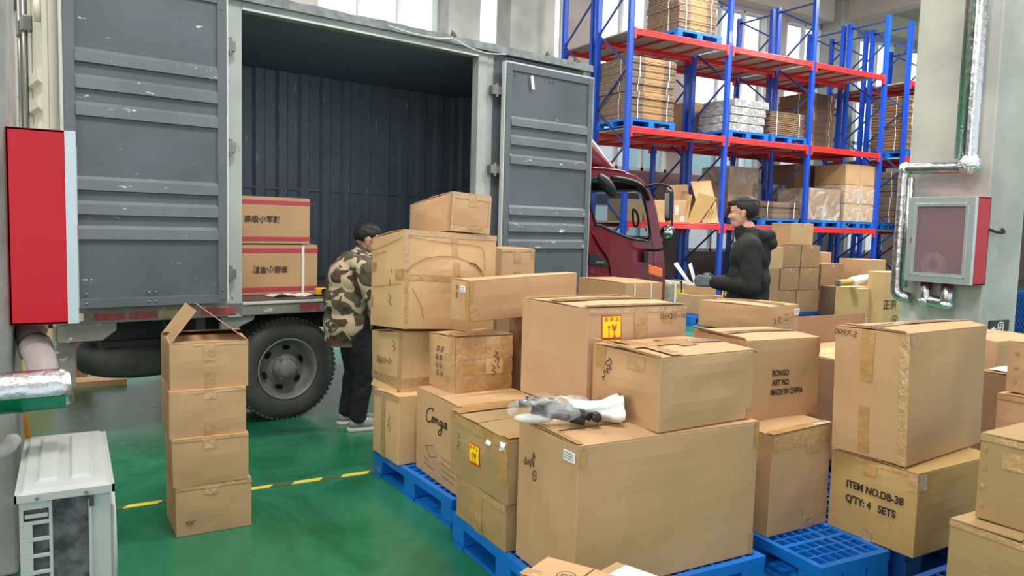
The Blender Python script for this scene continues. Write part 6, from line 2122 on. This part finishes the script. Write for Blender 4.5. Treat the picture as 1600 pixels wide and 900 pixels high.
def face_bits(T, parent):
    for s in (1, -1):
        m = MB().ball((0, 0, 0), (0.006, 0.013, 0.0045), 12, 8)
        o = m.build('eye', mat('eye_white', (220, 214, 210), 0.3), parent, loc=T((0.083, 0.031 * s, 0.004)), smooth=True)
        MB().ball((0, 0, 0), (0.004, 0.005, 0.0045), 10, 6).build('iris', mat('dark_iris', (30, 22, 18), 0.2), o, loc=(0.004, 0, 0), smooth=True)
        MB().tube([T((0.089, 0.014 * s, 0.022)), T((0.089, 0.032 * s, 0.027)), T((0.078, 0.050 * s, 0.022))], 0.0035, 6).build('eyebrow', M_HAIR, parent)
        MB().tube([T((0.088, 0.018 * s, 0.006)), T((0.0895, 0.031 * s, 0.0095)), T((0.082, 0.045 * s, 0.005))], 0.0018, 6).build('eyelid', M_HAIR, parent)
    MB().tube([T((0.091, -0.018, -0.058)), T((0.0955, 0, -0.057)), T((0.091, 0.018, -0.058))], 0.0032, 6).build('mouth', mat('lips', (150, 90, 84), 0.5), parent)


def legs(hipz, feet, fwd=(1, 0, 0), knee_f=0.03):
    P = []
    for (hx, hy), (fx, fy) in feet:
        kx, ky = (hx + fx) / 2 + knee_f, (hy + fy) / 2
        kz = hipz * 0.53
        P += [('c', (hx, hy, hipz), 0.085, (kx, ky, kz), 0.058), ('c', (kx, ky, kz), 0.056, (fx - 0.02, fy, 0.09), 0.038), ('c', (fx - 0.03, fy, 0.05), 0.035, (fx + 0.11, fy, 0.035), 0.028), ('c', (fx + 0.08, fy, 0.03), 0.028, (fx + 0.15, fy, 0.026), 0.022)]
    return P


def shoes(parent, feet, z=0.0):
    for _, (fx, fy) in feet:
        s = blob('shoe', [('c', (fx - 0.05, fy, 0.050), 0.040, (fx + 0.06, fy, 0.045), 0.042), ('c', (fx + 0.06, fy, 0.042), 0.042, (fx + 0.155, fy, 0.035), 0.032), ('c', (fx - 0.045, fy, 0.06), 0.038, (fx - 0.03, fy, 0.095), 0.044)], 0.008, M_SHOE, parent, 2)
        m = MB()
        ring = [(fx - 0.098, 0.0), (fx - 0.085, 0.036), (fx, 0.040), (fx + 0.08, 0.048), (fx + 0.15, 0.040), (fx + 0.192, 0.012), (fx + 0.196, -0.01), (fx + 0.15, -0.038), (fx + 0.08, -0.044), (fx, -0.040), (fx - 0.085, -0.036)]
        m.prism([(x, y + fy) for x, y in ring], 0.0, 0.024, 'z')
        m.build('sole', M_SOLE, s, bevel=0.006)
        for k in range(4):
            x = fx + 0.02 + k * 0.022
            MB().tube([(x, fy - 0.026, 0.082 - k * 0.004), (x + 0.012, fy, 0.092 - k * 0.004), (x, fy + 0.026, 0.082 - k * 0.004)], 0.003, 6).build('lace', M_WHITE, s, smooth=True)


def person_black():
    root = empty('person', 'man in a black hooded jacket and grey gloves holding papers beside the rack', 'person', (4.50, 4.21, 0), R(129))
    hp, T, M = head_prims((0.045, 0, 1.630), 0, R(3))
    feet = [((0.0, 0.10), (0.02, 0.12)), ((0.0, -0.10), (-0.05, -0.12))]
    shL, elL, wrL = (-0.035, 0.19, 1.375), (-0.06, 0.27, 1.085), (0.225, 0.20, 1.105)
    shR, elR, wrR = (-0.035, -0.19, 1.375), (-0.03, -0.27, 1.085), (0.235, -0.08, 1.10)
    body = list(hp)
    body += [('c', (0.005, 0, 1.53), 0.052, (-0.015, 0, 1.43), 0.062), ('e', (-0.02, 0, 1.30), (0.115, 0.165, 0.16)), ('e', (-0.01, 0, 1.10), (0.105, 0.145, 0.16)), ('e', (-0.01, 0, 0.93), (0.11, 0.16, 0.12))]
    body += legs(0.88, feet)
    for s, e, w_ in ((shL, elL, wrL), (shR, elR, wrR)):
        body += [('c', (-0.02, s[1] * 0.5, 1.39), 0.06, s, 0.055), ('c', s, 0.052, e, 0.042), ('c', e, 0.040, w_, 0.027)]
    hl = hand(wrL, (1, -0.25, 0.05), (0, -1, -0.2), -1, 0.5)
    hr = hand(wrR, (1, 0.3, 0.05), (0, 1, -0.2), 1, 0.5)
    body += hl + hr
    blob('body', body, 0.0055, M_SKIN, root, 2)
    make_hair(T, M, None, root)
    face_bits(T, root)
    for nm, hp_ in (('glove', hl), ('glove', hr)):
        blob(nm, [('c', p[1], p[2] + 0.0028, p[3], p[4] + 0.0028) for p in hp_], 0.005, M_GLOVE, root, 1)
    J = [('e', (-0.025, 0, 1.30), (0.155, 0.205, 0.175)), ('e', (-0.02, 0, 1.12), (0.165, 0.205, 0.20)), ('e', (-0.015, 0, 0.93), (0.165, 0.205, 0.20)), ('c', (-0.03, 0.0, 0.86), 0.15, (-0.03, 0, 1.1), 0.15),
         ('c', (-0.02, -0.12, 1.40), 0.085, (-0.02, 0.12, 1.40), 0.085), ('c', (-0.005, 0, 1.44), 0.090, (0.008, 0, 1.475), 0.078)]
    for s, e, w_ in ((shL, elL, wrL), (shR, elR, wrR)):
        J += [('c', s, 0.088, e, 0.070), ('c', e, 0.072, (w_[0] - 0.02, w_[1], w_[2]), 0.050)]
    # hood lying on the back of the neck
    J += [('e', (-0.125, 0, 1.455), (0.085, 0.115, 0.065), Matrix.Rotation(R(25), 3, 'Y')), ('e', (-0.075, 0.075, 1.475), (0.085, 0.045, 0.045)), ('e', (-0.075, -0.075, 1.475), (0.085, 0.045, 0.045)), ('e', (-0.165, 0, 1.41), (0.055, 0.09, 0.05))]
    jk = blob('jacket', J, 0.011, M_BJACK, root, 5, 0.006, 7, wstretch=(1, 1, 0.8), cut=lambda p: p.z < 0.79)
    blob('collar', [('c', (-0.01, -0.05, 1.46), 0.045, (-0.01, 0.05, 1.46), 0.045), ('c', (0.03, 0, 1.455), 0.066, (0.045, 0, 1.495), 0.060)], 0.009, M_BJACK, jk, 2)
    MB().tube([(0.112, 0.0, 1.43), (0.135, 0.0, 1.33), (0.15, 0.0, 1.15), (0.155, 0, 0.9)], 0.005, 6).build('zip', M_BLACK, jk)
    tr_ = legs(0.88, feet)
    T2 = []
    for p in tr_:
        if p[1][2] < 0.07 and p[3][2] < 0.06:
            continue
        T2.append(('c', p[1], p[2] + 0.022, p[3] if p[3][2] > 0.095 else (p[3][0], p[3][1], 0.10), p[4] + 0.030))
    T2 += [('e', (-0.01, 0, 0.90), (0.125, 0.175, 0.13))]
    blob('trousers', T2, 0.011, M_BTROU, root, 4, 0.004, 9, cut=lambda p: p.z < 0.055)
    shoes(root, feet)
    # papers held between the hands
    v = Matrix.Rotation(R(129), 3, 'Z') @ Vector((0.36, 0.12, 0))
    pp = MB()
    for k, (a, b) in enumerate(((0.0, 0.05), (0.045, 0.16))):
        pp.hexa([(a, -0.09, -0.05), (a + 0.003, -0.09, -0.05), (a + 0.003, 0.07, -0.04), (a, 0.07, -0.04), (b, -0.09, 0.11), (b + 0.003, -0.09, 0.11), (b + 0.003, 0.07, 0.10), (b, 0.07, 0.10)])
    pp.box(-0.002, 0.052, -0.09, 0.07, -0.054, -0.048)
    o = pp.build('paper_pad', M_WHITE, loc=(4.50 + v.x, 4.21 + v.y, 1.13), rot=(0, 0, R(129)))
    tag(o, 'folded white papers held by the man in the black jacket', 'papers')


def person_camo():
    root = empty('person', 'man in camouflage jacket and black trousers bending at the truck bed', 'person', (1.78, 5.325, 0), R(-4))
    hp, T, M = head_prims((0.078, 0.0, 1.352), R(-4), R(18))
    feet = [((-0.02, 0.09), (-0.01, 0.10)), ((-0.02, -0.09), (0.015, -0.11))]
    shL, elL, wrL = (0.0, 0.18, 1.17), (0.10, 0.25, 0.93), (0.36, 0.13, 0.99)
    shR, elR, wrR = (0.0, -0.18, 1.17), (0.09, -0.25, 0.93), (0.35, -0.13, 0.98)
    body = list(hp)
    body += [('c', (0.050, 0, 1.27), 0.054, (0.01, 0, 1.19), 0.062), ('e', (-0.02, 0, 1.08), (0.115, 0.16, 0.15)), ('e', (-0.05, 0, 0.92), (0.105, 0.145, 0.15)), ('e', (-0.05, 0, 0.80), (0.11, 0.155, 0.11))]
    body += legs(0.78, feet, knee_f=0.04)
    for s, e, w_ in ((shL, elL, wrL), (shR, elR, wrR)):
        body += [('c', (0.0, s[1] * 0.5, 1.18), 0.06, s, 0.055), ('c', s, 0.052, e, 0.042), ('c', e, 0.040, w_, 0.027)]
    hl = hand(wrL, (1, -0.25, 0.0), (0, -0.6, -1), -1, 0.45)
    hr = hand(wrR, (1, 0.25, 0.0), (0, 0.6, -1), 1, 0.45)
    body += hl + hr
    blob('body', body, 0.0055, M_SKIN, root, 2)
    make_hair(T, M, None, root, nape=-0.02, thick=0.965)
    face_bits(T, root)
    J = [('e', (-0.045, 0, 1.08), (0.165, 0.20, 0.165)), ('e', (-0.06, 0, 0.92), (0.17, 0.205, 0.20)), ('e', (-0.055, 0, 0.76), (0.175, 0.205, 0.20)), ('c', (-0.06, 0, 0.60), 0.165, (-0.06, 0, 0.85), 0.165),
         ('c', (-0.02, -0.11, 1.18), 0.085, (-0.02, 0.11, 1.18), 0.085), ('c', (0.0, 0, 1.20), 0.088, (0.045, 0, 1.255), 0.074)]
    for s, e, w_ in ((shL, elL, wrL), (shR, elR, wrR)):
        J += [('c', s, 0.092, e, 0.074), ('c', e, 0.076, (w_[0] - 0.02, w_[1], w_[2]), 0.048)]
    J += [('e', (-0.06, 0, 1.225), (0.07, 0.10, 0.05), Matrix.Rotation(R(-30), 3, 'Y'))]
    jk = blob('jacket', J, 0.011, M_CAMO, root, 5, 0.006, 8, cut=lambda p: p.z < 0.60)
    cl_ = blob('collar', [('c', (0.0, -0.045, 1.225), 0.050, (0.0, 0.045, 1.225), 0.050), ('c', (0.02, 0, 1.225), 0.068, (0.03, 0, 1.25), 0.064)], 0.009, M_BTROU, jk, 2)
    T2 = []
    for p in legs(0.78, feet, knee_f=0.04):
        if p[1][2] < 0.07 and p[3][2] < 0.06:
            continue
        T2.append(('c', p[1], p[2] + 0.020, p[3] if p[3][2] > 0.095 else (p[3][0], p[3][1], 0.10), p[4] + 0.026))
    T2 += [('e', (-0.05, 0, 0.78), (0.12, 0.165, 0.12))]
    blob('trousers', T2, 0.011, M_BTROU, root, 4, 0.005, 10, cut=lambda p: p.z < 0.06)
    shoes(root, feet)


person_black()
person_camo()
